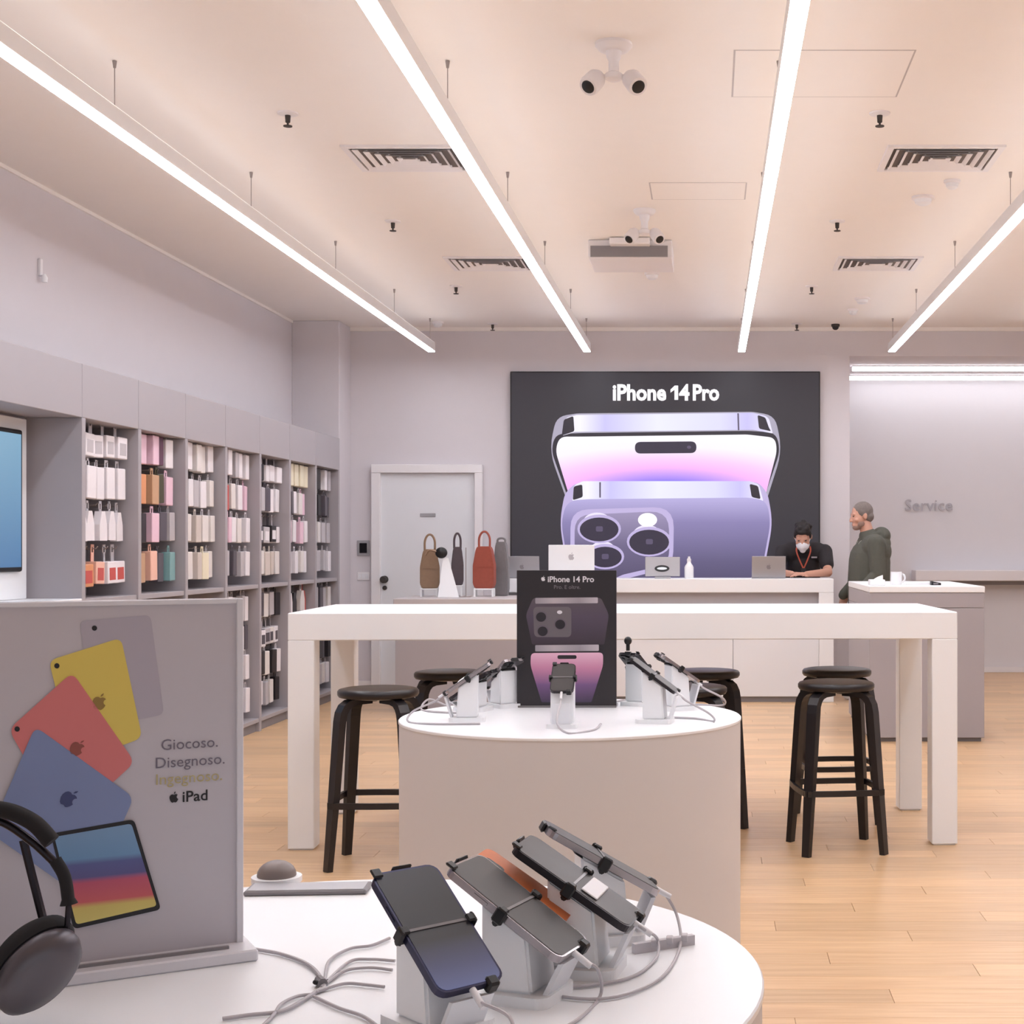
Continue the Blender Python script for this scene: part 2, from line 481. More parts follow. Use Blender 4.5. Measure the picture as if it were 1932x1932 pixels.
# square air diffusers with four-way louvres
def vent(x, y, lab):
    t = thing('ceiling_vent', lab, 'vent', (x, y, CEIL), 0, 'four-way ceiling vents')
    a, b = .31, .26
    z = CEIL
    mb = MB()
    for q in ((-a, a, -b, -b + .035), (-a, a, b - .035, b), (-a, -a + .035, -b + .035, b - .035), (a - .035, a, -b + .035, b - .035)):
        mb.box(x + q[0], x + q[1], y + q[2], y + q[3], z - .012, z)
    mb.build('vent_frame', M_trim, t)
    MB().box(x - a + .03, x + a - .03, y - b + .03, y + b - .03, z - .0015, z - .0005).build('backing', mat('vent_void', rgb(104, 95, 92), .8), t)
    for k in range(5):
        s = 1 - .175 * (k + .6)
        aa, bb = (a - .02) * s, (b - .02) * s
        mb = MB()
        tk = .010
        drop = .016
        for (p0, p1, sd) in (((-aa, -bb), (aa, -bb), (0, 1)), ((aa, bb), (-aa, bb), (0, -1)), ((-aa, bb), (-aa, -bb), (1, 0)), ((aa, -bb), (aa, bb), (-1, 0))):
            v = []
            for (qx, qy), zz, io in ((p0, -.002, 1), (p1, -.002, 1), (p1, -drop, 0), (p0, -drop, 0)):
                sh = .022 * io
                v.append(mb.bm.verts.new((x + qx + sd[0] * sh, y + qy + sd[1] * sh, z + zz)))
            mb.bm.faces.new(v)
        o = mb.build('louvre_ring', M_trim, t)
vent(-1.63, 8.05, 'nearer square ceiling vent on the left, partly behind a strip light')
vent(1.25, 8.05, 'nearer square ceiling vent right of the central strip light')
vent(-1.63, 11.05, 'farther square ceiling vent on the left, partly behind a strip light')
vent(1.25, 11.05, 'farther square ceiling vent right of the central strip light')

# twin spot cameras
def twin(x, y, s, lab):
    t = thing('twin_camera', lab, 'camera', (x, y, CEIL), 0, 'twin-head ceiling cameras')
    T = Matrix.Translation((x, y, CEIL))
    MB().lathe([(0, 0), (.078 * s, 0), (.078 * s, -.012), (.062 * s, -.03), (.05 * s, -.034), (0, -.034)], 28, T).build('ceiling_mount', M_trim, t, smooth=True)
    MB().lathe([(0, -.03), (.034, -.032), (.03, -.06), (.022, -.075), (.022, -.12), (.036, -.128), (.036, -.150), (.02, -.158), (0, -.158)], 24, T).build('stem', M_trim, t, smooth=True)
    for q in (-1, 1):
        c = Vector((x + q * .062 * s, y - .01, CEIL - .165))
        d = Vector((q * .42, -.62, -.66)).normalized()
        R = d.to_track_quat('Z', 'Y').to_matrix().to_4x4()
        TT = Matrix.Translation(c + Vector((q * .025 * s, 0, 0))) @ R
        hdo = MB().lathe([(0, -.055), (.03 * s, -.052), (.042 * s, -.03), (.044 * s, .03), (.040 * s, .042), (.030 * s, .043), (0, .043)], 22, TT).build('camera_head', M_trim, t, smooth=True)
        MB().lathe([(0, .043), (.029 * s, .043), (.027 * s, .047), (.015 * s, .050), (0, .051)], 20, TT).build('lens', M_bplastic, hdo, smooth=True)
        MB().tube([(x + q * .01, y, CEIL - .138), (x + q * .05 * s, y, CEIL - .143)], .012, 10).build('arm', M_trim, t)
twin(-0.40, 6.22, 1.0, 'larger white twin-head camera with two black lenses nearest on the ceiling')
twin(-0.405, 9.3, 0.9, 'farther white twin-head camera beside the flat grey ceiling box')
t = thing('ceiling_box', 'flat grey-fronted box under the ceiling behind the farther twin camera', 'ceiling unit', (wx(1188, 10.2), 10.4, CEIL))
bx0, bx1 = wx(1110, 10.2), wx(1268, 10.2)
MB().box(bx0, bx1, 10.2, 10.75, CEIL - .125, CEIL - .002, bev=.004).build('casing', M_trim, t)
MB().box(bx0 + .015, bx1 - .03, 10.188, 10.2, CEIL - .12, CEIL - .045).build('front_grille', M_greyd, t)
MB().box(bx0 + .15, bx1 - .15, 10.10, 10.2, CEIL - .05, CEIL - .004, bev=.006).build('bracket', M_trim, t)

def detector(x, y, s, lab):
    t = thing('smoke_detector', lab, 'detector', (x, y, CEIL), 0, 'round ceiling detectors')
    T = Matrix.Translation((x, y, CEIL))
    MB().lathe([(0, 0), (.06 * s, 0), (.06 * s, -.014), (.054 * s, -.018), (0, -.018)], 24, T).build('mount_ring', M_trim, t, smooth=True)
    MB().lathe([(0, -.016), (.046 * s, -.018), (.042 * s, -.04), (.026 * s, -.05), (0, -.052)], 24, T).build('sensor_cap', M_whites, t, smooth=True)
detector(1.29, 8.95, 1.15, 'white smoke detector behind the nearer vent right of the central strip')
detector(1.40, 8.55, .8, 'small round detector just in front of the larger detector by the right-hand vent')
detector(-0.44, 11.45, 1.0, 'pale round detector behind the grey ceiling box')
detector(1.30, 12.6, 1.1, 'round detector nearer of the pair toward the service recess')
detector(1.28, 13.2, .8, 'round detector farther of the pair toward the service recess')
detector(-2.55, 13.95, .9, 'pale detector by the far end of the shelf-side strip light')
t = thing('dome_camera', 'tiny black dome camera at the ceiling edge above the recess corner', 'camera', (1.2, 14.1, CEIL))
MB().lathe([(0, 0), (.04, 0), (.04, -.02), (.034, -.024), (0, -.024)], 18, Matrix.Translation((1.2, 14.1, CEIL))).build('collar', M_dark, t, smooth=True)
MB().ball((1.2, 14.1, CEIL - .026), (.032, .032, .03)).build('dome', M_bplastic, t, smooth=True)
# access hatches: panels with their own edges
def hatch(x0, x1, y0, y1, lab):
    t = thing('ceiling_hatch', lab, 'hatch', ((x0 + x1) / 2, (y0 + y1) / 2, CEIL), 0, 'flush ceiling access hatches')
    mb = MB(); w = .008
    for q in ((x0, x1, y0, y0 + w), (x0, x1, y1 - w, y1), (x0, x0 + w, y0 + w, y1 - w), (x1 - w, x1, y0 + w, y1 - w)):
        mb.box(q[0], q[1], q[2], q[3], CEIL - .001, CEIL)
    mb.build('joint', M_desk, t)
    MB().box(x0 + w, x1 - w, y0 + w, y1 - w, CEIL - .002, CEIL, bev=.0008).build('hatch_panel', M_ceil, t)
hatch(.104, .88, 6.3, 6.96, 'flush ceiling hatch crossed by the strip light right of the big camera')
hatch(-.35, .22, 8.6, 9.02, 'flush ceiling hatch just in front of the farther twin camera')

# small white fitting high on the left wall
p = Vector((XL, 8.63, 3.0))
t = thing('wall_sensor', 'small white fitting high on the left wall above the blue screen niche', 'sensor', p)
MB().box(XL, XL + .02, 8.615, 8.645, 2.95, 3.05, bev=.004).build('bracket', M_trim, t)
MB().lathe([(0, 0), (.016, .004), (.018, .03), (.008, .05), (0, .05)], 14, Matrix.Translation((XL + .035, 8.63, 2.91))).build('bulb', M_white, t, smooth=True)

# ------------------------------------------------------------------ big backlit wall screen
YSC = YB - .06
def sp(x, y): return ((x - VX) * YSC / F, H - (y - VY) * YSC / F)
def plane_art(name, poly_px, m, depth, parent, t=.0012, conv=sp, Y=YSC):
    """flat printed shape on a plane facing the room, `depth` metres in front of it"""
    mb = MB()
    bm = mb.bm
    pts = [conv(*q) for q in poly_px]
    a = [bm.verts.new((x, Y - depth, z)) for x, z in pts]
    b = [bm.verts.new((x, Y - depth + t, z)) for x, z in pts]
    bm.faces.new(a); bm.faces.new(list(reversed(b)))
    n = len(a)
    for k in range(n): bm.faces.new((a[k], b[k], b[(k + 1) % n], a[(k + 1) % n]))
    return mb.build(name, m, parent)
def em(name, c, e=1.0): return mat(name, (0.01, 0.01, 0.01), 0.5, emit=e, emit_col=c)
E_bg = em('screen_black', rgb(46, 42, 50))
E_txt = em('screen_white', rgb(255, 252, 255), 1.1)
E_silver = em('screen_silver', rgb(176, 170, 190))
E_dark = em('screen_dark', rgb(40, 34, 46))
E_mid = em('screen_mauve', rgb(92, 82, 110))
E_ring = em('screen_ring', rgb(196, 182, 226))
E_pale = em('screen_pale', rgb(240, 232, 255))
E_lens = em('screen_lens', rgb(48, 40, 62))
E_band = ramp_mat('screen_band', [(0, rgb(236, 234, 252)), (.08, rgb(250, 248, 255)), (.2, rgb(206, 200, 250)), (.45, rgb(240, 240, 255)), (.75, rgb(226, 224, 252)), (.88, rgb(205, 198, 250)), (1, rgb(240, 236, 255))], 'X', 1.0)
E_back = ramp_mat('screen_back', [(0, rgb(74, 68, 96)), (.35, rgb(98, 90, 128)), (.75, rgb(140, 130, 180)), (1, rgb(188, 178, 228))], 'Z', 1.0)
E_plat = ramp_mat('screen_plateau', [(0, rgb(70, 62, 92)), (.6, rgb(110, 100, 136)), (1, rgb(160, 148, 186))], 'Z', 1.0)
E_glow = ramp_mat('screen_glow', [(0, rgb(130, 112, 235)), (.22, rgb(148, 128, 246)), (.33, rgb(205, 160, 252)), (.44, rgb(252, 186, 252)), (.58, rgb(250, 208, 252)), (.78, rgb(252, 246, 255)), (1, rgb(253, 251, 255))], emit=1.0, radial=(.5, .02, .95, 1.0))
scr = thing('wall_screen', 'huge black lit wall screen showing a purple phone front and back', 'screen', (wx(1255, YB), YB, 1.0))
s0, s1 = sp(965, 703), sp(1545, 1130)
MB().box(s0[0] - .012, s1[0] + .012, YSC + .002, YB, s1[1] - .012, s0[1] + .012, bev=.004).build('screen_frame', M_bplastic, scr)
plane_art('screen_face', [(965, 703), (1545, 703), (1545, 1130), (965, 1130)], E_bg, 0.0, scr)
T0 = axes(Vector((wx(1256, YSC), YSC - .004, wz(754.5, YSC))), Vector((1, 0, 0)), Vector((0, 0, 1)), Vector((0, -1, 0)))
def rpoly(pts, r, n=5):
    """polygon with rounded corners (pixels)"""
    out = []; N = len(pts)
    for i in range(N):
        p = Vector((*pts[i][:2], 0)); a = Vector((*pts[i - 1][:2], 0)); b = Vector((*pts[(i + 1) % N][:2], 0))
        rr = pts[i][2] if len(pts[i]) > 2 else r
        rr = min(rr, (a - p).length * .49, (b - p).length * .49)
        q0 = p + (a - p).normalized() * rr; q1 = p + (b - p).normalized() * rr
        for k in range(n + 1):
            t = k / n
            v = q0 * (1 - t) ** 2 + p * 2 * t * (1 - t) + q1 * t * t
            out.append((v.x, v.y))
    return out
A = lambda nm, poly, m, d: plane_art(nm, poly, m, d, scr)
def headline(s, x0, x1):
    m_ = axes(Vector((0, YSC - .004, wz(754.5, YSC))), Vector((1, 0, 0)), Vector((0, 0, 1)), Vector((0, -1, 0)))
    o = text_mesh('headline_text', s, .21, E_txt, m_, extrude=.001, bold=.0075, align='LEFT', parent=scr)
    xs_ = [v.co.x for v in o.data.vertices]; a, b = min(xs_), max(xs_)
    w0, w1 = wx(x0, YSC) - scr.location.x, wx(x1, YSC) - scr.location.x
    for v in o.data.vertices: v.co.x = w0 + (v.co.x - a) * (w1 - w0) / (b - a)
    return o
headline('iPhone', 1156, 1257)
A('headline_digit', [(1265, 735), (1273, 727.5), (1279.5, 727.5), (1279.5, 754.5), (1272.5, 754.5), (1272.5, 735.5), (1265, 741)], E_txt, .004)
headline('4', 1281, 1301)
headline('Pro', 1307, 1357)
# rear phone (seen from the front)
A('phone_outline', rpoly([(1068, 940, 2), (1036, 850, 50), (1050, 786, 30), (1090, 780, 6), (1420, 777, 6), (1462, 784, 30), (1476, 850, 50), (1446, 945, 2)], 4), E_silver, .004, )
A('phone_bezel', rpoly([(1072, 940, 2), (1040, 850, 44), (1048, 819, 24), (1100, 817, 6), (1410, 813, 6), (1464, 816, 24), (1472, 850, 44), (1440, 945, 2)], 4), E_dark, .007)
A('phone_top_band', rpoly([(1062, 822, 2), (1066, 788, 10), (1088, 783, 2), (1420, 779, 2), (1450, 786, 10), (1458, 818, 2), (1420, 811, 2), (1085, 815, 2)], 2), E_band, .010)
for q in ([(1060, 822), (1064, 792), (1082, 785), (1084, 814)], [(1429, 783), (1444, 788), (1451, 808), (1455, 814), (1432, 809)]):
    A('antenna_window', rpoly(q, 4), E_dark, .013)
A('antenna_line', [(1391, 780), (1394, 780), (1395, 812), (1392, 812)], E_mid, .013)
A('phone_display', rpoly([(1074, 935, 2), (1048, 850, 40), (1056, 824, 26), (1100, 824, 6), (1410, 820, 6), (1462, 826, 28), (1466, 850, 40), (1444, 935, 2)], 4), E_glow, .013)
A('camera_pill', rpoly([(1198, 834), (1314, 833), (1314, 855), (1198, 856)], 11), E_lens, .016)
A('camera_dot', ellipse(1300, 844, 4, 3, 12), E_mid, .019)
# front phone (seen from the back)
A('phone_back_edge', rpoly([(1078, 1125, 2), (1056, 985, 40), (1066, 930, 20), (1086, 912, 10), (1430, 910, 10), (1448, 930, 20), (1458, 985, 40), (1432, 1125, 2)], 4), E_ring, .019)
A('phone_back_band', rpoly([(1080, 945, 2), (1084, 915, 6), (1100, 908, 3), (1415, 908, 3), (1432, 914, 6), (1440, 945, 2)], 2), E_band, .022)
for q in ([(1081, 944), (1083, 918), (1099, 914), (1100, 938)], [(1414, 913), (1430, 917), (1435, 942), (1418, 938)]):
    A('antenna_window', rpoly(q, 4), E_dark, .025)
A('antenna_line', [(1131, 910), (1134, 910), (1134, 939), (1131, 939)], E_mid, .025)
A('phone_back_panel', rpoly([(1082, 1125, 2), (1059, 985, 36), (1070, 945, 26), (1110, 942, 6), (1410, 939, 6), (1446, 944, 26), (1454, 985, 36), (1428, 1125, 2)], 4), E_back, .025)
A('plateau_rim', rpoly([(1076, 1125, 2), (1077, 962, 34), (1272, 956, 40), (1270, 1070, 30), (1180, 1092, 4)], 10), E_ring, .028)
A('plateau', rpoly([(1084, 1125, 2), (1085, 972, 30), (1262, 964, 36), (1263, 1064, 26), (1176, 1084, 4)], 10), E_plat, .031)
for cx, cy, rx, ry in ((1131, 998, 41, 27), (1225, 1022, 42, 28), (1142, 1050, 36, 24)):
    A('lens_highlight', ellipse(cx - 4, cy - 14, rx * .62, ry * .62), E_pale, .034)
    A('lens_ring', ellipse(cx, cy, rx, ry), E_ring, .037)
    A('lens_glass', ellipse(cx, cy + 1, rx - 4.5, ry - 4.5), E_lens, .040)
    A('lens_glint', rpoly([(cx - 6, cy - 5), (cx + 7, cy - 5), (cx + 7, cy + 5), (cx - 6, cy + 5)], 3), E_mid, .043)
A('flash_lamp', ellipse(1222, 981, 18, 13), E_txt, .034)

# lettering on the recess wall
T0 = axes(Vector((wx(1752, YR), YR - .014, wz(963.5, YR))), Vector((1, 0, 0)), Vector((0, 0, 1)), Vector((0, -1, 0)))
M_letter = mat('letter_grey', rgb(188, 185, 192), 0.5)
tx = text_mesh('wall_lettering', 'Service', .178, M_letter, T0, extrude=.006, bold=.001, space=1.02)
tag(tx, 'raised grey lettering reading Service on the recess wall', 'lettering')

# ------------------------------------------------------------------ shelving wall on the left
XS, XBK = -3.34, -3.64
SY0, SP = 7.905, 0.781
ZT, ZOPEN, ZMID, ZBASE = 2.352, 2.064, 1.094, 0.10
bayname = ['first', 'second', 'third', 'fourth', 'fifth', 'sixth', 'seventh']
UP = .045
PEG_ME = None
UPROWS = [1.88, 1.645, 1.41, 1.165]      # bottoms of the packages, upper compartment
LOROWS = [.84, .62, .40, .165]
def peg_mesh():
    global PEG_ME
    if PEG_ME is None:
        mb = MB().tube([(0, 0, 0), (.20, 0, .004), (.212, 0, .018)], .0035, 6)
        PEG_ME = mb.mesh('peg', M_wire)
    return PEG_ME
def item_ys(k):
    y0, y1 = SY0 + k * SP + UP + .02, SY0 + (k + 1) * SP - .02
    n = 5
    return [y0 + (y1 - y0) * (i + .5) / n for i in range(n)]
for k in range(7):
    y0, y1 = SY0 + k * SP, SY0 + (k + 1) * SP
    extra = {0: 'beside the blue screen niche', 6: 'ending at the wall corner'}.get(k, 'counted from the blue screen niche')
    b = thing('shelf_bay', f'{bayname[k]} grey accessory shelf bay {extra}', 'shelving', ((XS + XBK) / 2, (y0 + y1) / 2, 0), 0, 'grey accessory shelf bays')
    MB().box(XBK, XS, y0, y0 + UP, 0, ZOPEN, bev=.002).build('side_panel', M_grey, b)
    if k == 6: MB().box(XBK, XS, y1, y1 + UP, 0, ZOPEN, bev=.002).build('side_panel', M_grey, b)
    MB().box(XBK - .02, XBK, y0, y1, ZBASE, ZOPEN).build('back_panel', M_greyd, b)
    MB().box(XBK - .02, XS, y0 + .002, y1 - .002 + (UP if k == 6 else 0), ZOPEN, ZT, bev=.003).build('fascia_cabinet', M_grey, b)
    MB().box(XBK, XS - .01, y0 + UP, y1, ZMID - .03, ZMID, bev=.002).build('shelf_board', M_grey, b)
    MB().box(XBK, XS - .005, y0 + UP, y1, ZBASE - .03, ZBASE, bev=.002).build('bottom_board', M_grey, b)
    MB().box(XBK, XS - .03, y0 + UP, y1, 0, ZBASE - .03).build('plinth', M_greyd, b)
    for rws in (UPROWS, LOROWS if k >= 3 else []):
        for z in rws:
            for yy in item_ys(k):
                pg = bpy.data.objects.new('peg', peg_mesh()); COL.objects.link(pg)
                pg.parent = b
                pg.location = Vector((XBK, yy, z + .195)) - Vector(b.location)
# niche with the wall screen, nearer than the first bay
NY0 = 3.5
nb = thing('screen_niche', 'wide open grey niche unit with overhead cabinets around the blue screen', 'shelving', ((XS + XBK) / 2, (NY0 + SY0) / 2, 0))
nseg = [NY0, NY0 + 1.47, NY0 + 2.94, SY0]
for a, c in zip(nseg, nseg[1:]):
    MB().box(XBK - .02, XS, a + .002, c - .002, ZOPEN, ZT, bev=.003).build('fascia_cabinet', M_grey, nb)
MB().box(XBK - .02, XBK, NY0, SY0, 0, ZOPEN).build('back_panel', M_grey, nb)
MB().box(XBK, XS + .0, NY0, SY0, 1.06, 1.10, bev=.003).build('counter_board', M_white, nb)
MB().box(XBK, XS - .03, NY0, SY0, 0, 1.06).build('lower_cabinet', M_grey, nb)
d = thing('product_board', 'white back board with a blue screen in the shelf niche', 'display board', (XBK + .02, 7.0, 1.10))
MB().box(XBK + .001, XBK + .03, 6.0, 7.85, 1.101, 2.05, bev=.004).build('board', M_white, d)
MB().box(XBK + .03, XBK + .055, 6.3, 7.755, 1.245, 1.985, bev=.012, seg=2).build('screen_bezel', M_bplastic, d)
E_blue = ramp_mat('blue_screen', [(0, rgb(92, 140, 190)), (1, rgb(150, 196, 226))], 'Z', .75)
MB().box(XBK + .055, XBK + .057, 6.33, 7.73, 1.27, 1.96).build('screen_face', E_blue, d)

# packages on the pegs
PAL = {'white': rgb(236, 230, 234), 'offwhite': rgb(226, 219, 216), 'cream': rgb(232, 222, 196), 'pink': rgb(232, 196, 212), 'orange': rgb(220, 150, 104),
       'tan': rgb(196, 156, 122), 'red': rgb(196, 84, 76), 'peach': rgb(240, 190, 170), 'black': rgb(36, 30, 34), 'dark grey': rgb(86, 80, 88),
       'pale grey': rgb(190, 184, 188), 'teal': rgb(130, 170, 172), 'plum': rgb(96, 56, 80), 'beige': rgb(208, 196, 188), 'olive': rgb(70, 66, 40)}
WORD = {'offwhite': 'off-white'}
def pm(c): return mat('pack_' + c.replace(' ', '_'), PAL[c], .45, noise=.04, nscale=40)
PK = {}
def pack_meshes(c, style, ins):
    key = (c, style, ins)
    if key in PK: return PK[key]
    w, h, dp = {'box': (.112, .125, .10), 'tall': (.10, .18, .06), 'slim': (.078, .18, .05), 'pouch': (.105, .165, .04)}[style]
    mb = MB()
    if style == 'pouch':
        prof = [(-w / 2, 0), (w / 2, 0), (w / 2 * .98, h * .55), (w * .22, h), (-w * .22, h), (-w / 2 * .98, h * .55)]
        mb.prism(prof, dp, Matrix(((0, 0, 1, -dp / 2), (1, 0, 0, 0), (0, 1, 0, 0), (0, 0, 0, 1))))
    else:
        mb.box(-dp / 2, dp / 2, -w / 2, w / 2, 0, h, bev=.004)
    body = mb.mesh('hanging_package', pm(c))
    zt = .222
    t = MB()
    tw = .020
    t.box(-.002, .002, -tw, -.010, h, zt).box(-.002, .002, .010, tw, h, zt).box(-.002, .002, -tw, tw, zt - .014, zt)
    if zt - .04 > h: t.box(-.002, .002, -tw, tw, h, zt - .045)
    tab = t.mesh('hang_tab', pm('pale grey' if c in ('white', 'offwhite') else c))
    insm = None
    if ins:
        q = MB().box(dp / 2, dp / 2 + .0015, -w * .34, w * .34, h * .16, h * .72)
        insm = q.mesh('printed_panel', pm(ins))
    PK[key] = (body, tab, insm, dp)
    return PK[key]
# colours per bay and row: (style, five colours, insert)
W = 'white'; O = 'offwhite'; B_ = 'black'; P_ = 'pink'; T_ = 'tan'; R_ = 'red'; G = 'dark grey'; LG = 'pale grey'; C = 'cream'; TE = 'teal'; PE = 'peach'; OR = 'orange'; PL = 'plum'; BE = 'beige'; OL = 'olive'
PLAN = {
 0: [('box', [W, W, W, W, W], LG), ('tall', [W, W, W, W, W], None), ('pouch', [W, W, W, W, W], None), ('box', [PE, OR, PE, W, W], R_)],
 1: [('tall', [W, P_, P_, PL, W], None), ('tall', [O, OR, T_, OL, P_], None), ('tall', [W, B_, P_, G, LG], None), ('tall', [B_, T_, PE, G, TE], None)],
 2: [('tall', [W, W, O, O, W], None), ('tall', [O, W, LG, W, O], None), ('tall', [O, O, BE, O, O], None), ('tall', [BE, O, BE, C, O], None)],
 3: [('slim', [LG, W, LG, W, W], None), ('slim', [PE, R_, O, W, P_], None), ('slim', [W, P_, W, O, W], None), ('slim', [W, LG, G, LG, W], None),
     ('slim', [LG, W, O, LG, W], None), ('slim', [W, O, LG, W, G], None), ('slim', [LG, W, W, O, W], None), ('slim', [W, LG, O, W, W], None)],
 4: [('box', [W, B_, W, W, W], None), ('tall', [W, LG, G, W, W], None), ('box', [LG, G, LG, B_, W], W), ('tall', [BE, O, BE, BE, O], None),
     ('tall', [LG, G, O, LG, B_], None), ('box', [O, W, LG, O, W], G), ('tall', [O, B_, O, B_, W], None), ('slim', [G, W, LG, O, B_], None)],
 5: [('tall', [C, C, C, C, C], None), ('slim', [W, G, W, O, P_], None), ('slim', [R_, P_, W, P_, W], None), ('slim', [P_, W, W, O, W], None),
     ('pouch', [O, W, B_, O, R_], None), ('slim', [W, O, P_, W, LG], None), ('slim', [O, G, W, O, W], None), ('slim', [LG, W, O, W, O], None)],
 6: [('slim', [LG, B_, B_, W, LG], None), ('slim', [LG, G, B_, G, G], None), ('tall', [LG, LG, O, LG, LG], None), ('slim', [G, LG, LG, LG, W], None),
     ('slim', [LG, LG, G, LG, O], None), ('slim', [O, LG, LG, G, LG], None), ('tall', [G, B_, B_, G, B_], None), ('slim', [LG, G, LG, O, W], None)],
}
ORD = ['first', 'second', 'third', 'fourth', 'fifth']
ROWN = ['top row', 'second row', 'third row', 'fourth row', 'fifth row', 'sixth row', 'seventh row', 'bottom row']
for k in range(7):
    for r, (style, cols, ins) in enumerate(PLAN[k]):
        zb = (UPROWS + LOROWS)[r]
        for i, yy in enumerate(item_ys(k)):
            c = cols[i]
            body, tab, insm, dp = pack_meshes(c, style, ins)
            o = bpy.data.objects.new('hanging_package', body); COL.objects.link(o)
            o.location = (XS - .055 - dp / 2 + random.uniform(-.022, .006), yy + random.uniform(-.012, .012), zb + random.uniform(-.012, .004))
            o.rotation_euler = (random.uniform(-.035, .035), 0, random.uniform(-.10, .10))
            w = {'box': 'boxed', 'tall': 'tall', 'slim': 'slim', 'pouch': 'tapered'}[style]
            tag(o, f'{WORD.get(c, c)} {w} package, {ORD[i]} from the screen side, {ROWN[r]} of {bayname[k]} shelf bay', 'package', f'packages in the {bayname[k]} shelf bay')
            tb = bpy.data.objects.new('hang_tab', tab); COL.objects.link(tb); tb.parent = o
            if insm:
                q = bpy.data.objects.new('printed_panel', insm); COL.objects.link(q); q.parent = o

# ------------------------------------------------------------------ counters and desks at the back
sc0, sc1, scy = -1.9, 1.10, 13.1
zt = wz(1092, scy); zf = wz(1118, scy)
c = thing('service_counter', 'long white service counter with laptops in front of the big screen', 'counter', ((sc0 + sc1) / 2, scy + .25, 0))
MB().box(sc0, sc1, scy, scy + .46, zf, zt, bev=.004).build('counter_top', M_white, c)
MB().box(sc1 - .13, sc1, scy, scy + .46, 0.0, zf, bev=.003).build('side_post', M_white, c)
MB().box(sc0, sc0 + .13, scy, scy + .46, 0.0, zf, bev=.003).build('side_post', M_white, c)
MB().box(sc0 + .13, sc1 - .13, scy + .09, scy + .44, .86, zf).build('recessed_panel', M_desk, c)
xs = [sc0 + .13, -1.05, wx(1383, scy), sc1 - .13]
for a, b2 in zip(xs, xs[1:]):
    MB().box(a + .002, b2 - .002, scy + .004, scy + .44, .05, .86, bev=.002).build('front_panel', M_whites, c)
MB().box(sc0 + .13, sc1 - .13, scy + .03, scy + .42, 0, .05).build('plinth', M_greyd, c)
# grey low desk left of the counter
g0, g1, gy0, gy1, gz = -2.586, -1.2, 12.15, 13.05, .946
c = thing('display_desk', 'lower grey desk carrying leather bags left of the white counter', 'desk', ((g0 + g1) / 2, (gy0 + gy1) / 2, 0))
MB().box(g0, g1, gy0, gy1, gz - .06, gz, bev=.003).build('desk_top', M_desk, c)
MB().box(g0 + .01, g1 - .01, gy0 + .03, gy1 - .01, .04, gz - .06).build('desk_body', M_grey, c)
MB().box(g0 + .04, g1 - .04, gy0 + .07, gy1 - .04, 0, .04).build('plinth', M_greyd, c)
# grey desk on the right
k0, k1, ky0, ky1 = 1.126, 1.94, 10.44, 12.0
c = thing('advice_desk', 'deep grey desk with white top right of the man in the hoodie', 'desk', ((k0 + k1) / 2, (ky0 + ky1) / 2, 0))
MB().box(k0, k1, ky0, ky1, 1.052, 1.095, bev=.003).build('desk_top', M_white, c)
MB().box(k0 + .003, k1 - .003, ky0 + .006, ky1, .945, 1.050, bev=.002).build('upper_band', M_grey, c)
MB().box(k0 + .003, k1 - .003, ky0 + .006, ky1, .03, .942, bev=.002).build('desk_body', M_grey, c)
MB().box(k0 + .02, k1 - .02, ky0 + .04, ky1 - .02, 0, .03).build('plinth', M_greyd, c)

# things on the counters
def laptop(x, y, z, w, h, lab, grp, facing=1, dark=False):
    t = thing('laptop', lab, 'laptop', (x, y, z), 0, grp)
    MB().box(x - w / 2, x + w / 2, y + .01, y + .22, z, z + .012, bev=.003).build('keyboard_base', M_alu, t)
    R = Matrix.Translation((x, y + .008, z + .012)) @ Matrix.Rotation(math.radians(12), 4, 'X')
    l = MB().box(-w / 2, w / 2, 0, .006, 0, h, bev=.002, M=R).build('lid', M_alu, t)
    m2 = MB(); add_apple(m2, .045, R @ axes(Vector((0, -.0006, h * .5)), (1, 0, 0), (0, 0, 1), (0, -1, 0)))
    m2.build('lid_logo', M_greyd, l)
    return t
laptop(wx(1450, 13.2), 13.16, zt, .30, .19, 'open silver laptop in front of the masked clerk', 'silver laptops on the counter')
laptop(wx(985, 13.2), 13.2, zt, .31, .19, 'open silver laptop at the counter end beside the leather bags', 'silver laptops on the counter')
x, y = wx(1250, 13.2), 13.2
t = thing('tablet_terminal', 'grey tablet terminal with glowing oval badge between white monitor and bottle', 'tablet', (x, y, zt))
R = Matrix.Translation((x, y, zt + .02)) @ Matrix.Rotation(math.radians(-10), 4, 'X')
MB().box(-.155, .155, 0, .012, 0, .175, bev=.003, M=R).build('tablet_back', M_alu, t)
q = MB().prism(ellipse(0, 0, .066, .03, 24), .003, R @ axes(Vector((-.005, -.0005, .07)), (1, 0, 0), (0, 0, 1), (0, -1, 0))).build('oval_badge', M_bplastic, t)
MB().prism(ellipse(0, 0, .045, .012, 20), .002, R @ axes(Vector((-.005, -.0032, .07)), (1, 0, 0), (0, 0, 1), (0, -1, 0))).build('badge_glow', em('badge_light', rgb(240, 240, 245)), q)
MB().box(x - .07, x + .07, y - .02, y + .10, zt, zt + .016, bev=.003).build('stand_foot', M_alu, t)
x, y = wx(1300, 13.25), 13.25
t = thing('sanitizer_bottle', 'white slim bottle with narrow neck standing on the white counter', 'bottle', (x, y, zt))
MB().lathe([(0, 0), (.038, 0), (.041, .01), (.041, .10), (.034, .115), (.020, .135), (.016, .15), (0, .15)], 22, Matrix.Translation((x, y, zt))).build('bottle_body', M_white, t, smooth=True)
MB().lathe([(0, .15), (.019, .15), (.019, .172), (.012, .178), (.010, .196), (0, .196)], 16, Matrix.Translation((x, y, zt))).build('pump_cap', M_cablew, t, smooth=True)
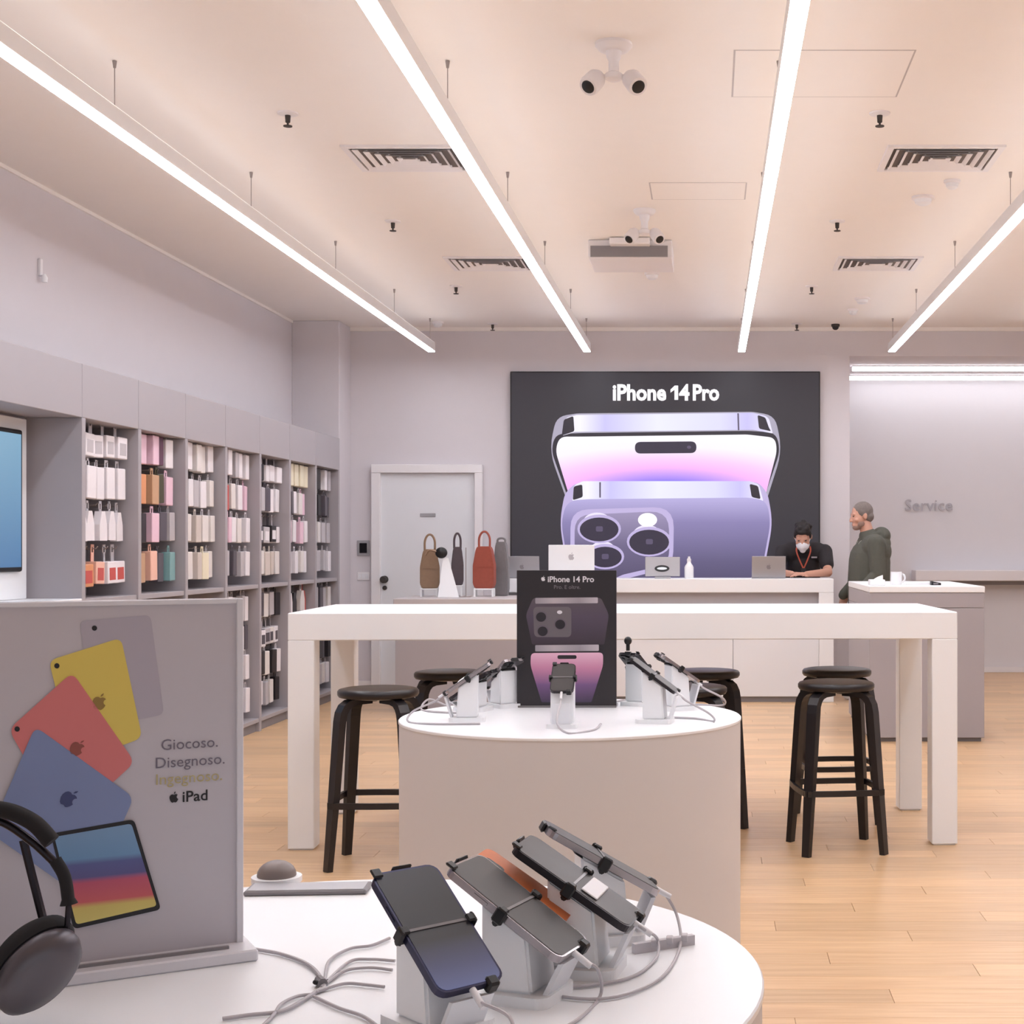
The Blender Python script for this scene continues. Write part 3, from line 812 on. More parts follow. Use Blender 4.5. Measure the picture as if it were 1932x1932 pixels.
x, y = wx(1077, 13.2), 13.25
t = thing('desktop_monitor', 'white flat monitor back with faint mark above the black phone poster', 'monitor', (x, y, zt))
zm0, zm1 = wz(1077, y) , wz(1028, y)
MB().box(x - .205, x + .205, y, y + .02, zm0, zm1, bev=.004).build('monitor_back', M_white, t)
m2 = MB(); add_apple(m2, .06, axes(Vector((x, y - .0006, (zm0 + zm1) / 2 + .01)), (1, 0, 0), (0, 0, 1), (0, -1, 0)))
m2.build('back_logo', M_cable, t)
MB().box(x - .05, x + .05, y + .004, y + .016, zt, zm0 + .01).box(x - .08, x + .08, y - .04, y + .10, zt, zt + .008).build('monitor_stand', M_alu, t)

def handbag(x, y, z, w, h, dp, hh, m, lab, yaw=0.0):
    t = thing('leather_bag', lab, 'bag', (x, y, z), yaw, 'leather bags on the grey desk')
    Mx = Matrix.Translation((x, y, z)) @ Matrix.Rotation(yaw, 4, 'Z')
    prof = [(-w * .40, 0), (w * .40, 0), (w * .5, h * .12), (w * .5, h * .55), (w * .36, h * .92), (w * .28, h), (-w * .28, h), (-w * .36, h * .92), (-w * .5, h * .55), (-w * .5, h * .12)]
    b = MB().prism(prof, dp, Mx @ axes(Vector((0, dp / 2, 0)), (1, 0, 0), (0, 0, 1), (0, -1, 0)))
    bmesh.ops.bevel(b.bm, geom=list(b.bm.edges), offset=.006, segments=2, affect='EDGES')
    b.build('bag_body', m, t, smooth=True)
    pts = [Mx @ Vector((-w * .26, 0, h * .96)), Mx @ Vector((-w * .25, 0, h + hh * .6)), Mx @ Vector((-w * .1, 0, h + hh)), Mx @ Vector((w * .1, 0, h + hh)), Mx @ Vector((w * .25, 0, h + hh * .6)), Mx @ Vector((w * .26, 0, h * .96))]
    MB().tube(bez(pts, 5), .0095, 8).build('handle', m, t, smooth=True)
    MB().prism([(-w * .44, h * .50), (w * .44, h * .50), (w * .32, h * .86), (-w * .32, h * .86)], .004, Mx @ axes(Vector((0, -dp / 2, 0)), (1, 0, 0), (0, 0, 1), (0, -1, 0))).build('front_flap', m, t)
    return t
L_br = mat('leather_brown', rgb(140, 112, 88), .5, noise=.12, nscale=30, bump=.1)
L_red = mat('leather_red', rgb(158, 78, 62), .5, noise=.12, nscale=30, bump=.1)
L_dk = mat('leather_dark', rgb(78, 66, 72), .5, noise=.12, nscale=30, bump=.1)
L_gr = mat('leather_grey', rgb(128, 124, 126), .55, noise=.1, nscale=30, bump=.1)
def riser(x, y, w, d, h, lab):
    t = thing('bag_riser', lab, 'riser', (x, y, gz), 0, 'white bag risers')
    MB().box(x - w / 2, x + w / 2, y - d / 2, y + d / 2, gz + h - .012, gz + h, bev=.002).build('plate', M_white, t)
    for q in (-1, 1):
        MB().box(x + q * (w / 2 - .008) - .008, x + q * (w / 2 - .008) + .008, y - d / 2, y + d / 2, gz, gz + h - .012).build('foot', M_white, t)
yb = 12.72
sb = yb / F
x = wx(811, yb); zb = wz(1110, yb)
riser(x, yb, .15, .10, zb - gz, 'white riser under the brown leather bag')
handbag(x, yb, zb, .165, .335, .075, .12, L_br, 'brown leather bag leftmost of the bags on the grey desk', .15)
x = wx(914, yb)
riser(x, yb, .17, .10, zb - gz, 'white riser under the red leather bag')
handbag(x, yb, zb, .185, .36, .085, .12, L_red, 'red leather bag standing right of the white easel', -.15)
x = wx(863, yb + .06)
riser(x, yb + .06, .10, .09, wz(1104, yb + .06) - gz, 'white riser under the slim dark bag')
handbag(x, yb + .06, wz(1104, yb + .06), .105, .33, .05, .11, L_dk, 'slim dark leather bag leaning behind the white easel', .2)
x = wx(946, 12.9)
handbag(x, 12.9, gz, .14, .47, .05, .03, L_gr, 'tall grey sleeve bag between the red bag and the laptop', -.3)
# easel with round black camera case on top
x, y = wx(843, 12.5), 12.5
t = thing('display_easel', 'small white folded easel card between brown and dark bags', 'easel', (x, y, gz))
MB().prism([(-.075, 0), (.105, 0), (.0, .34), (-.045, .34)], .006, axes(Vector((x, y, gz)), (1, 0, 0), Vector((0, .22, .97)).normalized(), (0, -.97, .22))).build('front_card', M_white, t)
MB().prism([(-.06, 0), (.07, 0), (-.01, .33), (-.04, .33)], .006, axes(Vector((x, y + .15, gz)), (1, 0, 0), Vector((0, -.23, .97)).normalized(), (0, -.97, -.23))).build('rear_card', M_white, t)
p = Vector((wx(831, 12.52), 12.56, wz(1043, 12.5)))
t = thing('round_pouch', 'round black pouch with brown strap perched on the white easel', 'pouch', p)
MB().ball(p, (.052, .03, .048)).build('pouch_body', M_bplastic, t, smooth=True)
MB().tube(bez([p + Vector((-.04, 0, .01)), p + Vector((-.10, 0, .02)), p + Vector((-.13, 0, -.02))], 6), .02, 8, flat=.5).build('strap', L_br, t, smooth=True)
x, y = wx(879, 12.6), 12.6
t = thing('wire_stand', 'thin upright wire stand right of the slim dark bag', 'stand', (x, y, gz))
MB().tube([(x, y, gz + .004), (x, y, gz + .42)], .004, 8).build('upright', M_wire, t)
MB().box(x - .05, x + .05, y - .04, y + .04, gz, gz + .006, bev=.002).build('stand_foot', M_wire, t)

# items on the right desk
zk = 1.095
x, y = wx(1691, 10.9), 10.9
t = thing('white_mug', 'white handled mug standing on the grey desk behind the bar table', 'mug', (x, y, zk))
MB().lathe([(0, 0), (.036, 0), (.040, .006), (.040, .095), (.036, .095), (.035, .01), (0, .01)], 24, Matrix.Translation((x, y, zk))).build('cup', M_white, t, smooth=True)
MB().tube([Vector((x + .038 + .026 * math.sin(a), y, zk + .05 - .03 * math.cos(a))) for a in [PI * q / 10 for q in range(11)]], .006, 8).build('handle', M_white, t, smooth=True)
x, y = wx(1654, 10.75), 10.75
t = thing('tissue_box', 'white box with a tissue puff on the grey desk left of the mug', 'box', (x, y, zk))
MB().box(x - .055, x + .055, y - .06, y + .06, zk, zk + .042, bev=.004).build('carton', M_white, t)
q = MB()
q.bm.verts.ensure_lookup_table()
pts = [(-.03, -.01, .04), (.04, -.015, .04), (.05, .02, .04), (-.02, .02, .04), (.045, .0, .075), (.01, .01, .062)]
vv = [q.bm.verts.new((x + a, y + b, zk + c_)) for a, b, c_ in pts]
for f in ((0, 1, 4), (1, 2, 4), (2, 3, 5), (0, 4, 5), (0, 5, 3), (2, 5, 4)): q.bm.faces.new([vv[i] for i in f])
q.build('tissue', M_trim, t)
x, y = wx(1735, 10.9), 10.95
t = thing('paper_stack', 'slanted white paper pad on the grey desk right of the mug', 'papers', (x, y, zk))
MB().prism([(-.10, 0), (.10, 0), (.10, .022), (-.10, .006)], .20, axes(Vector((x, y + .1, zk)), (1, 0, 0), (0, 0, 1), (0, -1, 0))).build('pad', M_white, t)
x, y = wx(1765, 10.8), 10.8
t = thing('card_reader', 'small black card reader beside the white papers', 'card reader', (x, y, zk))
MB().prism([(-.035, 0), (.035, 0), (.035, .016), (-.035, .03)], .07, axes(Vector((x, y + .035, zk)), (1, 0, 0), (0, 0, 1), (0, -1, 0))).build('reader_body', M_bplastic, t)
MB().box(x - .02, x + .015, y - .037, y - .035, zk + .006, zk + .016).build('slot_face', M_greyd, t)

# ------------------------------------------------------------------ white bar table and stools
TX0, TX1, TY0, TY1, TZ = -1.93, 1.126, 6.78, 7.80, 1.076
LG_ = .118
yawT = math.radians(2.2)
tb = thing('bar_table', 'long white waterfall bar table with square legs in mid room', 'table', ((TX0 + TX1) / 2, (TY0 + TY1) / 2, 0), yawT)
RT = rootm(tb)
hw, hd_ = (TX1 - TX0) / 2, (TY1 - TY0) / 2
MB().box(-hw, hw, -hd_, hd_, TZ - .125, TZ, bev=.004, M=RT).build('tabletop', M_white, tb)
for qx in (-1, 1):
    for qy in (-1, 1):
        cx, cy = qx * (hw - LG_ / 2), qy * (hd_ - LG_ / 2)
        MB().box(cx - LG_ / 2, cx + LG_ / 2, cy - LG_ / 2, cy + LG_ / 2, .006, TZ - .125, bev=.003, M=RT).box(cx - .05, cx + .05, cy - .05, cy + .05, 0, .006, M=RT).build('leg', M_white, tb)

def make_stool():
    t = thing('bar_stool', 'x', 'stool', (0, 0, 0), 0, 'black round bar stools')
    MB().lathe([(0, .722), (.150, .722), (.168, .726), (.1745, .736), (.1745, .750), (.168, .758), (.150, .762), (0, .762)], 40).build('seat', M_black, t, smooth=True, local=True)
    for k in range(4):
        a = PI / 4 + k * PI / 2
        dx, dy = math.cos(a), math.sin(a)
        r = [(.045, .711), (.12, .711), (.150, .706), (.172, .690), (.186, .665), (.193, .63), (.219, .33), (.250, 0.0)]
        pts = [(dx * q, dy * q, z) for q, z in r]
        l = MB().sweep(pts, [.05] * 6 + [.047, .036], [.022, .024, .028, .032, .033, .033, .030, .026], (-dy, dx, 0)).build('leg', M_black, t, local=True)
    s = .157
    for k in range(4):
        a = k * PI / 2
        dx, dy = math.cos(a), math.sin(a)
        n = 7
        pts = []
        for i in range(n):
            u = -1 + 2 * i / (n - 1)
            off = s + .018 + .010 * (1 - u * u)
            pts.append((dx * off - dy * u * (s + .012), dy * off + dx * u * (s + .012), .278))
        MB().sweep(pts, .026, .014, (0, 0, 1)).build('footrest_rail', M_black, t, local=True)
    return t
ST = make_stool()
stools = [(.580, 6.78, .15, 'black bar stool at the right end of the bar table, nearer of two'),
          (.645, 7.50, .12, 'black bar stool behind the nearer one at the right table end'),
          (-1.44, 6.46, 0.02, 'black bar stool by the left table leg, nearest on that side'),
          (-1.285, 7.35, .2, 'black bar stool under the table just behind the leftmost stool'),
          (-.095, 6.58, .05, 'black bar stool mostly hidden behind the round display table, nearer one'),
          (-.022, 7.40, .1, 'black bar stool behind the round display table, farther one with visible right leg')]
for i, (x, y, r, lab) in enumerate(stools):
    if i == 0:
        ST.location = (x, y, 0); ST.rotation_euler = (0, 0, r); ST['label'] = lab
    else:
        place_copy(ST, (x, y, 0), r, lab)

# ------------------------------------------------------------------ round display tables
ZR = .89
def round_table(x, y, r, lab):
    t = thing('round_table', lab, 'table', (x, y, 0))
    T = Matrix.Translation((x, y, 0))
    MB().lathe([(0, ZR - .008), (r, ZR - .008), (r, ZR - .002), (r - .002, ZR), (0, ZR)], 96, T).build('tabletop', M_white, t, smooth=True)
    MB().lathe([(0, .03), (r - .002, .03), (r - .002, ZR - .008), (0, ZR - .008)], 96, T).build('drum_body', M_drum, t, smooth=True)
    MB().lathe([(0, 0), (r - .04, 0), (r - .04, .03), (0, .03)], 64, T).build('plinth', M_greyd, t, smooth=True)
    return t
FX, FY, FR = -.443, 1.68, .505
BX, BY, BR = -.396, 4.27, .488
round_table(FX, FY, FR, 'round white drum table nearest, carrying large angled phones and the tablet poster')
round_table(BX, BY, BR, 'round white drum table in the middle, carrying the small black phone poster')

# phones on angled stands
def phone_case_mat(): return mat('phone_dark_frame', rgb(52, 48, 52), .3, metal=.6)
W_dark = mat('phone_glass_dark', rgb(58, 53, 52), .42)
W_blue = ramp_mat('phone_wall_blue', [(0, rgb(108, 116, 170)), (.18, rgb(80, 82, 126)), (.40, rgb(32, 28, 34)), (.7, rgb(22, 20, 24)), (1, rgb(40, 38, 48))], 'Z', .5, rough=.4)
M_pf = phone_case_mat()
M_pfb = mat('phone_blue_frame', rgb(54, 54, 80), .3, metal=.5)
M_pfs = mat('phone_silver_frame', rgb(172, 166, 170), .25, metal=.8)
M_clear = mat('clear_strap', rgb(120, 116, 118), .3)
M_holder = mat('clear_holder', rgb(200, 194, 198), .3)
def station(mid, theta, tilt, wall, frame, lab, slab, clab, L=.158, Wd=.077, group='', tag_flag=False, top_knob=False, cable=None, z0=None, stretch=1.0):
    z0 = ZR if z0 is None else z0
    M_ = Vector(mid); o = Vector((math.cos(theta), math.sin(theta), 0)); zz = Vector((0, 0, 1))
    s = zz.cross(o)
    l = (-o * math.cos(tilt) + zz * math.sin(tilt)); n = (o * math.sin(tilt) + zz * math.cos(tilt))
    w = l.cross(n)
    PM = axes(M_, w, l, n)
    ph = thing('display_phone', lab, 'phone', M_, 0, group)
    MB().prism(rrect(Wd, L, .012), .0085, PM @ Matrix.Translation((0, 0, -.0085))).build('phone_body', frame, ph)
    MB().prism(rrect(Wd - .005, L - .005, .010), .0006, PM @ Matrix.Translation((0, 0, -.0001))).build('phone_screen', wall, ph)
    q = MB()
    q.prism(rrect(.034, .034, .009), .002, PM @ Matrix.Translation((Wd * .22, L * .36, -.0105)))
    for cx, cy in ((-.008, .008), (-.008, -.008), (.009, 0)):
        q.lathe([(0, 0), (.0065, 0), (.0065, .002), (0, .002)], 14, PM @ Matrix.Translation((Wd * .22 + cx, L * .36 + cy, -.0125)))
    q.build('camera_plateau', M_bplastic, ph)
    q = MB()
    q.box(-Wd / 2 - .0008, -Wd / 2, L * .12, L * .24, -.006, -.003, M=PM).box(Wd / 2, Wd / 2 + .0008, L * .14, L * .26, -.006, -.003, M=PM)
    q.build('side_buttons', frame, ph)
    # stand
    hm = M_.z - z0
    G = Vector((M_.x, M_.y, z0))
    st = thing('phone_stand', slab, 'stand', G, 0, group + ' stands')
    tn = math.tan(tilt)
    PO = axes(G, o, zz, -s)      # local x outward, y up, z to the side
    bw = .062
    q = MB().prism([(-.03, .012), (.03, .012), (.024, hm - .0122 - .024 * tn), (-.03, hm - .0122 + .03 * tn)], bw, PO @ Matrix.Translation((0, 0, -bw / 2)))
    bmesh.ops.bevel(q.bm, geom=list(q.bm.edges), offset=.003, segments=2, affect='EDGES')
    q.build('pillar', M_white, st)
    MB().prism(rrect(.10, .082, .012), .012, axes(G, o, s, zz)).build('stand_base', M_white, st)
    zt_ = hm - .016 - .058 * tn
    q = MB().prism([(.040, .012), (.046, .012), (.064, zt_), (.058, zt_)], .05, PO @ Matrix.Translation((0, 0, -.025)))
    q.build('support_plate', M_whites, st)
    q = MB().prism(rrect(.05, .07, .01), .004, PM @ Matrix.Translation((0, 0, -.0128)))
    q.build('mount_plate', M_bplastic, st)
    for k in (-1, 1):
        c = MB().box(k * (Wd / 2 + .001), k * (Wd / 2 + .006), -.007, .007, -.013, .005, bev=.002, M=PM)
        c.box(k * (Wd / 2 - .005), k * (Wd / 2 + .006), -.005, .005, .001, .005, bev=.0015, M=PM)
        c.tube([PM @ Vector((k * .02, 0, -.011)), PM @ Vector((k * (Wd / 2 + .004), 0, -.013))], .004, 8)
        c.build('side_claw', M_bplastic, st)
    c = MB().box(-.012, .012, L / 2 + .0005, L / 2 + .005, -.011, .002, bev=.002, M=PM)
    c.box(-Wd * .5, -Wd * .5 + .012, L / 2 - .008, L / 2 + .004, .0008, .004, bev=.0015, M=PM)
    c.build('top_claw', M_bplastic, st)
    MB().box(-Wd / 2, Wd / 2, -.0016, .0016, .0009, .0016, M=PM).build('strap', M_clear, st)
    MB().box(Wd * .20, Wd * .20 + .014, -L / 2 - .006, -L / 2 + .007, -.011, .0035, bev=.0025, M=PM).build('lower_clip', M_bplastic, st)
    if tag_flag:
        MB().box(-Wd * .36, Wd * .40, -L * .20, -L * .20 + .022, .001, .003, bev=.001, M=PM).build('price_tag', M_cablew, ph)
    if top_knob:
        k0 = M_ + l * (L / 2 + .004) + zz * .004
        MB().tube([k0, k0 + zz * .02], .006, 10).ball(k0 + zz * .030, (.012, .012, .013), 12, 8).build('clamp_knob', M_bplastic, st, smooth=True)
    # cable
    P0 = M_ - l * (L / 2 + .004) - n * .004
    if cable is None:
        cable = [P0 - l * .03 - zz * .004, G + o * .15 + zz * .028, G + o * .16 + s * .03 + zz * .003, G + o * .09 + s * .09 + zz * .003, G - o * .04 + s * .10 + zz * .003]
    pts = bez([P0, P0 - l * .012] + list(cable), 8)
    cb = MB().tube(pts, (.0019 if group == GF else .0030), 7).build('charging_cable', M_cable, None, smooth=True)
    tag(cb, clab, 'cable', group + ' cables')
    MB().tube([P0 + l * .006, P0 - l * .020], .0036, 10).build('cable_plug', M_cablew, cb, smooth=True)
    return ph, st
rad = math.radians
zc = ZR + .003
C_ = lambda x, y, Y=None: Vector((0, 0, 0))
def tp(x, y, z=zc):
    """point on a plane z seen at x, y"""
    Y = (H - z) * F / (y - VY)
    return Vector(((x - VX) * Y / F, Y, z))
GF = 'large angled phones on the front table'
station((-.277, 1.512, .993), rad(-46), rad(37), W_blue, M_pfb, 'nearest phone, dark with blue glow at its lower screen edge', 'white stand holding the nearest blue-lit phone', 'cable of the nearest blue-lit phone, hanging over its stand',
        L=.160, Wd=.079, group=GF, cable=[tp(965, 1925, .93), tp(950, 2010), tp(800, 2060), tp(600, 1990)])
station((-.207, 1.616, .99), rad(-19), rad(33), W_dark, M_pfs, 'second phone from the front, brown-dark screen with silver edge', 'white stand with wide foot holding the second phone from the front', 'cable looping right from the second phone',
        L=.160, Wd=.078, group=GF, cable=[tp(1128, 1830, .925), tp(1132, 1880), tp(1080, 1930), tp(1000, 1960), tp(860, 1975)])
station((-.150, 1.712, .995), rad(-9), rad(33), W_dark, M_pf, 'third phone from the front, grey screen with a white tag', 'white stand holding the third phone with the white tag', 'cable looping from the third phone to the front of the table',
        L=.160, Wd=.078, group=GF, tag_flag=True, cable=[tp(1240, 1772, .905), tp(1235, 1812), tp(1170, 1850), tp(1000, 1868), tp(900, 1862)])
station((-.134, 1.850, .995), rad(13), rad(31), W_dark, M_pfs, 'fourth phone, farthest on the front table, seen almost edge-on', 'white stand of the farthest edge-on phone', 'longest cable loop from the farthest edge-on phone',
        L=.160, Wd=.078, group=GF, cable=[tp(1278, 1730, .915), tp(1282, 1790), tp(1240, 1850), tp(1130, 1885), tp(960, 1866)])
# orange case between the second and third phones
M_or = mat('orange_leather', rgb(206, 108, 46), .5, noise=.06, nscale=60)
t0 = thing('phone_case', 'orange leather phone case between the second and third phones', 'phone case', (-.215, 1.70, ZR))
th = rad(-9); o_ = Vector((math.cos(th), math.sin(th), 0)); z_ = Vector((0, 0, 1)); ti = rad(33)
l_ = -o_ * math.cos(ti) + z_ * math.sin(ti); n_ = o_ * math.sin(ti) + z_ * math.cos(ti); w_ = l_.cross(n_)
PMo = axes(Vector((-.212, 1.685, .992)), w_, l_, n_)
MB().prism(rrect(.066, .125, .012), .009, PMo @ Matrix.Translation((0, 0, -.0045))).build('case_shell', M_or, t0)
MB().prism(rrect(.020, .026, .006), .002, PMo @ Matrix.Translation((-.012, .04, .0045))).build('camera_cutout', M_bplastic, t0)
MB().box(-.245, -.195, 1.665, 1.70, ZR, .965, bev=.003).build('prop_block', M_white, t0)
# clear cable holder bar
p0, p1 = tp(1195, 1790, ZR + .006), tp(1308, 1772, ZR + .006)
cb = MB().sweep([p0, p1], .012, .008, (0, 0, 1)).build('cable_holder', M_holder, None)
tag(cb, 'clear strip of cable holder lying by the right edge of the front table', 'cable holder')
for k in (.35, .6, .85):
    c = p0.lerp(p1, k); MB().box(c.x - .004, c.x + .004, c.y - .007, c.y + .007, ZR + .006, ZR + .014, bev=.001).build('clip', M_holder, cb)

GB = 'phones on the middle table'
def bmid(x, y, Y): return px(x, y, Y)
station(bmid(1062, 1278, 4.02), rad(-90), rad(40), W_dark, M_pf, 'phone facing the camera in front of the small black poster', 'white stand in front of the small black poster', 'cable from the phone in front of the small black poster', L=.105, Wd=.064, group=GB)
station(bmid(882, 1276, 4.16), rad(186), rad(34), W_dark, M_pfs, 'phone with white tag leaning left on the middle table', 'white stand of the tagged phone on the middle table left', 'white cable hanging from the tagged left phone', L=.15, Wd=.075, group=GB, tag_flag=True)
station(bmid(893, 1290, 4.42), rad(160), rad(34), W_dark, M_pf, 'phone low behind the tagged one on the middle table left', 'white stand behind the tagged left phone', 'cable behind the tagged left phone', L=.15, Wd=.075, group=GB)
station(bmid(950, 1268, 4.52), rad(130), rad(36), W_dark, M_pfs, 'phone turned away beside the left edge of the small black poster', 'white stand tucked beside the left edge of the small poster', 'cable by the left edge of the small poster', L=.15, Wd=.075, group=GB)
station(bmid(1236, 1272, 4.12), rad(-8), rad(36), W_dark, M_pf, 'dark phone leaning right, closest right of the small poster', 'white stand of the dark phone right of the small poster', 'cable of the dark phone right of the small poster', L=.155, Wd=.075, group=GB)
station(bmid(1278, 1258, 4.44), rad(24), rad(34), W_dark, M_pfs, 'silver-edged phone rightmost on the middle table', 'white stand of the rightmost phone on the middle table', 'white cable curving right from the rightmost phone', L=.15, Wd=.075, group=GB)
station(bmid(1205, 1256, 4.58), rad(62), rad(36), W_dark, M_pf, 'phone with upright black knob behind the dark right phone', 'white stand with a black knob clamp behind the right phones', 'cable behind the knob clamp stand', L=.15, Wd=.075, group=GB, top_knob=True)

# small black poster on the middle table
YP_ = 4.50
sp2 = lambda x, y: ((x - VX) * YP_ / F, H - (y - VY) * YP_ / F)
a0, a1 = sp2(975, 1076), sp2(1163, 1335)
ps = thing('phone_poster', 'small black phone poster standing on the middle round table', 'poster', ((a0[0] + a1[0]) / 2, YP_, ZR))
M_pb = mat('poster_black', rgb(36, 30, 34), .35)
MB().box(a0[0], a1[0], YP_, YP_ + .012, ZR + .003, a0[1], bev=.001).build('poster_panel', M_pb, ps)
MB().box(a0[0], a1[0], YP_ - .006, YP_ + .08, ZR, ZR + .006, bev=.001).build('poster_base', M_clear, ps)
MB().prism([(0, 0), (.075, 0), (0, .34)], .004, axes(Vector((a1[0] - .02, YP_ + .012, ZR + .006)), (0, 1, 0), (0, 0, 1), (1, 0, 0))).build('rear_fin', mat('acrylic_blue', rgb(150, 168, 176), .15), ps)
B = lambda nm, poly, m, d: plane_art(nm, poly, m, d, ps, t=.0003, conv=sp2, Y=YP_)
P_txt = mat('print_white', rgb(214, 210, 214), .4); P_dim = mat('print_dim', rgb(120, 112, 116), .4)
P_body = ramp_mat('print_body', [(0, rgb(58, 46, 56)), (.6, rgb(80, 68, 84)), (1, rgb(88, 78, 84))], 'Z'); P_edge = mat('print_edge', rgb(104, 96, 100), .4)
P_band = ramp_mat('print_band', [(0, rgb(150, 142, 148)), (.3, rgb(178, 168, 172)), (.7, rgb(150, 142, 148)), (1, rgb(190, 180, 186))], 'X')
P_lens = mat('print_lens', rgb(34, 28, 34), .3); P_ring = mat('print_ring', rgb(100, 90, 98), .3)
P_glow = ramp_mat('print_glow', [(0, rgb(64, 52, 76)), (.35, rgb(112, 80, 124)), (.7, rgb(196, 130, 160)), (1, rgb(226, 178, 198))], 'Z')
def txt2(nm, s, size, m, x, y, bold=0.0): return text_mesh(nm, s, size, m, axes(Vector((*sp2(x, y)[:1], YP_ - .0008, sp2(x, y)[1])), Vector((1, 0, 0)), Vector((0, 0, 1)), Vector((0, -1, 0))), extrude=.0002, bold=bold, parent=ps)
txt2('poster_title', 'iPhone 14 Pro', .0245, P_txt, 1077, 1098, .0006)
txt2('poster_tagline', 'Pro. E oltre.', .0165, P_dim, 1070, 1111)
q = MB(); add_apple(q, .014, axes(Vector((sp2(1025, 1092)[0], YP_ - .0008, sp2(1025, 1092)[1])), (1, 0, 0), (0, 0, 1), (0, -1, 0)), .0003); q.build('poster_logo', P_txt, ps)
B('print_phone_back', rpoly([(1006, 1128, 6), (1134, 1128, 6), (1149, 1160, 8), (1140, 1216, 3), (1004, 1216, 3), (992, 1160, 8)], 4), P_body, .0010)
B('print_top_band', rpoly([(1010, 1128), (1128, 1127), (1128, 1138), (1010, 1139)], 2), P_band, .0016)
B('print_plateau', rpoly([(1006, 1145), (1078, 1145), (1078, 1202), (1008, 1202)], 9), P_edge, .0016)
for cx, cy in ((1021, 1163), (1057, 1177), (1024, 1190)):
    B('print_lens_ring', ellipse(cx, cy, 12, 11, 20), P_ring, .0022); B('print_lens', ellipse(cx, cy + 1, 9.5, 9, 20), P_lens, .0028)
B('print_flash', ellipse(1056, 1155, 5, 3.5, 14), P_txt, .0022)
B('print_phone_front', rpoly([(1002, 1222, 6), (1138, 1222, 6), (1142, 1245, 8), (1122, 1330, 3), (1018, 1330, 3), (998, 1245, 8)], 4), P_lens, .0022)
B('print_top_band', rpoly([(1010, 1217), (1130, 1216), (1130, 1228), (1010, 1229)], 2), P_band, .0034)
B('print_screen', rpoly([(1002, 1232, 8), (1138, 1231, 8), (1138, 1255, 8), (1116, 1325, 3), (1022, 1325, 3), (1001, 1255, 8)], 4), P_glow, .0028)
B('print_pill', rpoly([(1052, 1236), (1088, 1236), (1088, 1243), (1052, 1243)], 3.4), P_lens, .0034)

# large light poster with tablets on the front table
PR = Vector((-.563, 1.786, ZR + .004)); dl = Vector((-.868, -.497, 0)).normalized(); nn = Vector((-dl.y, dl.x, 0)); nn = nn if nn.y < 0 else -nn
dr = -dl
def on_poster(x, y):
    """poster-plane coordinates (along from the right edge, height) seen at x, y"""
    r = Vector(((x - VX) / F, 1, -(y - VY) / F)); C0 = Vector((0, 0, H))
    tt = (PR - C0).dot(nn) / r.dot(nn)
    q = C0 + r * tt
    return (q - PR).dot(dr), q.z - PR.z
PW_, PH_ = .300, 1.315 - PR.z
ip = thing('tablet_poster', 'large light grey poster of coloured tablets on the nearest round table', 'poster', PR + dl * (PW_ / 2))
PP = axes(PR, dr, Vector((0, 0, 1)), nn)
M_paper = mat('poster_paper', rgb(200, 195, 202), .55)
M_acr = mat('acrylic_clear', rgb(224, 222, 228), .2)
MB().box(-PW_, 0, 0, PH_, -.012, 0, M=PP).build('poster_panel', M_paper, ip)
MB().box(-.006, .002, 0, PH_ + .002, -.016, .003, bev=.001, M=PP).box(-PW_ - .002, -PW_ + .006, 0, PH_ + .002, -.016, .003, bev=.001, M=PP).box(-PW_ + .006, -.006, PH_ - .004, PH_ + .002, -.016, .003, bev=.001, M=PP).build('poster_frame', M_acr, ip)
MB().box(-PW_ - .01, .01, -.004, .010, -.05, .045, bev=.002, M=PP).build('poster_base', M_acr, ip)
MB().box(-PW_ + .03, -.02, .0101, .0135, .022, .027, M=PP).build('base_slot', M_greyd, ip)
def iart(nm, poly, m, d, t=.0003):
    pts = [on_poster(*q) for q in poly]
    pts = [(max(-PW_ + .007, min(-.007, a)), max(.011, min(PH_ - .006, b))) for a, b in pts]
    return MB().prism(pts, t, PP @ Matrix.Translation((0, 0, d))).build(nm, m, ip)
I_sil = mat('print_silver_tablet', rgb(182, 176, 188), .5); I_yel = mat('print_yellow_tablet', rgb(228, 204, 100), .5)
I_red = mat('print_coral_tablet', rgb(218, 124, 124), .5); I_blu = mat('print_blue_tablet', rgb(130, 144, 186), .5)
I_blk = mat('print_black', rgb(24, 22, 28), .5)
iart('print_tablet', rpoly([(150, 1172), (284, 1160), (309, 1348), (180, 1372)], 12), I_sil, .0004)
iart('print_tablet', rpoly([(92, 1246), (228, 1203), (268, 1392), (140, 1440)], 16), I_yel, .0010)
iart('print_tablet', rpoly([(16, 1376), (136, 1268), (254, 1438), (120, 1560)], 18), I_red, .0016)
iart('print_tablet', rpoly([(66, 1370), (252, 1504), (165, 1700), (-20, 1570)], 18), I_blu, .0022)
for (cx, cy), d in (((178, 1185), .0010), ((107, 1256), .0016), ((32, 1375), .0022)):
    iart('print_camera_dot', ellipse(cx, cy, 5, 5, 12), I_blk, d)
def iapple(cx, cy, s, m, d, rot=0.0):
    a, b = on_poster(cx, cy)
    q = MB(); add_apple(q, s, PP @ Matrix.Translation((a, b, d)) @ Matrix.Rotation(rot, 4, 'Z'), .0003)
    return q.build('print_logo', m, ip)
iapple(187, 1325, .017, mat('print_olive', rgb(150, 120, 60), .5), .0016, -.2); iapple(145, 1411, .017, mat('print_rust', rgb(150, 80, 72), .5), .0022, -.5); iapple(129, 1506, .019, mat('print_navy', rgb(62, 70, 116), .5), .0028, -.7)
iart('print_device_edge', rpoly([(95, 1572), (252, 1545), (303, 1715), (138, 1752)], 10), I_blk, .0028)
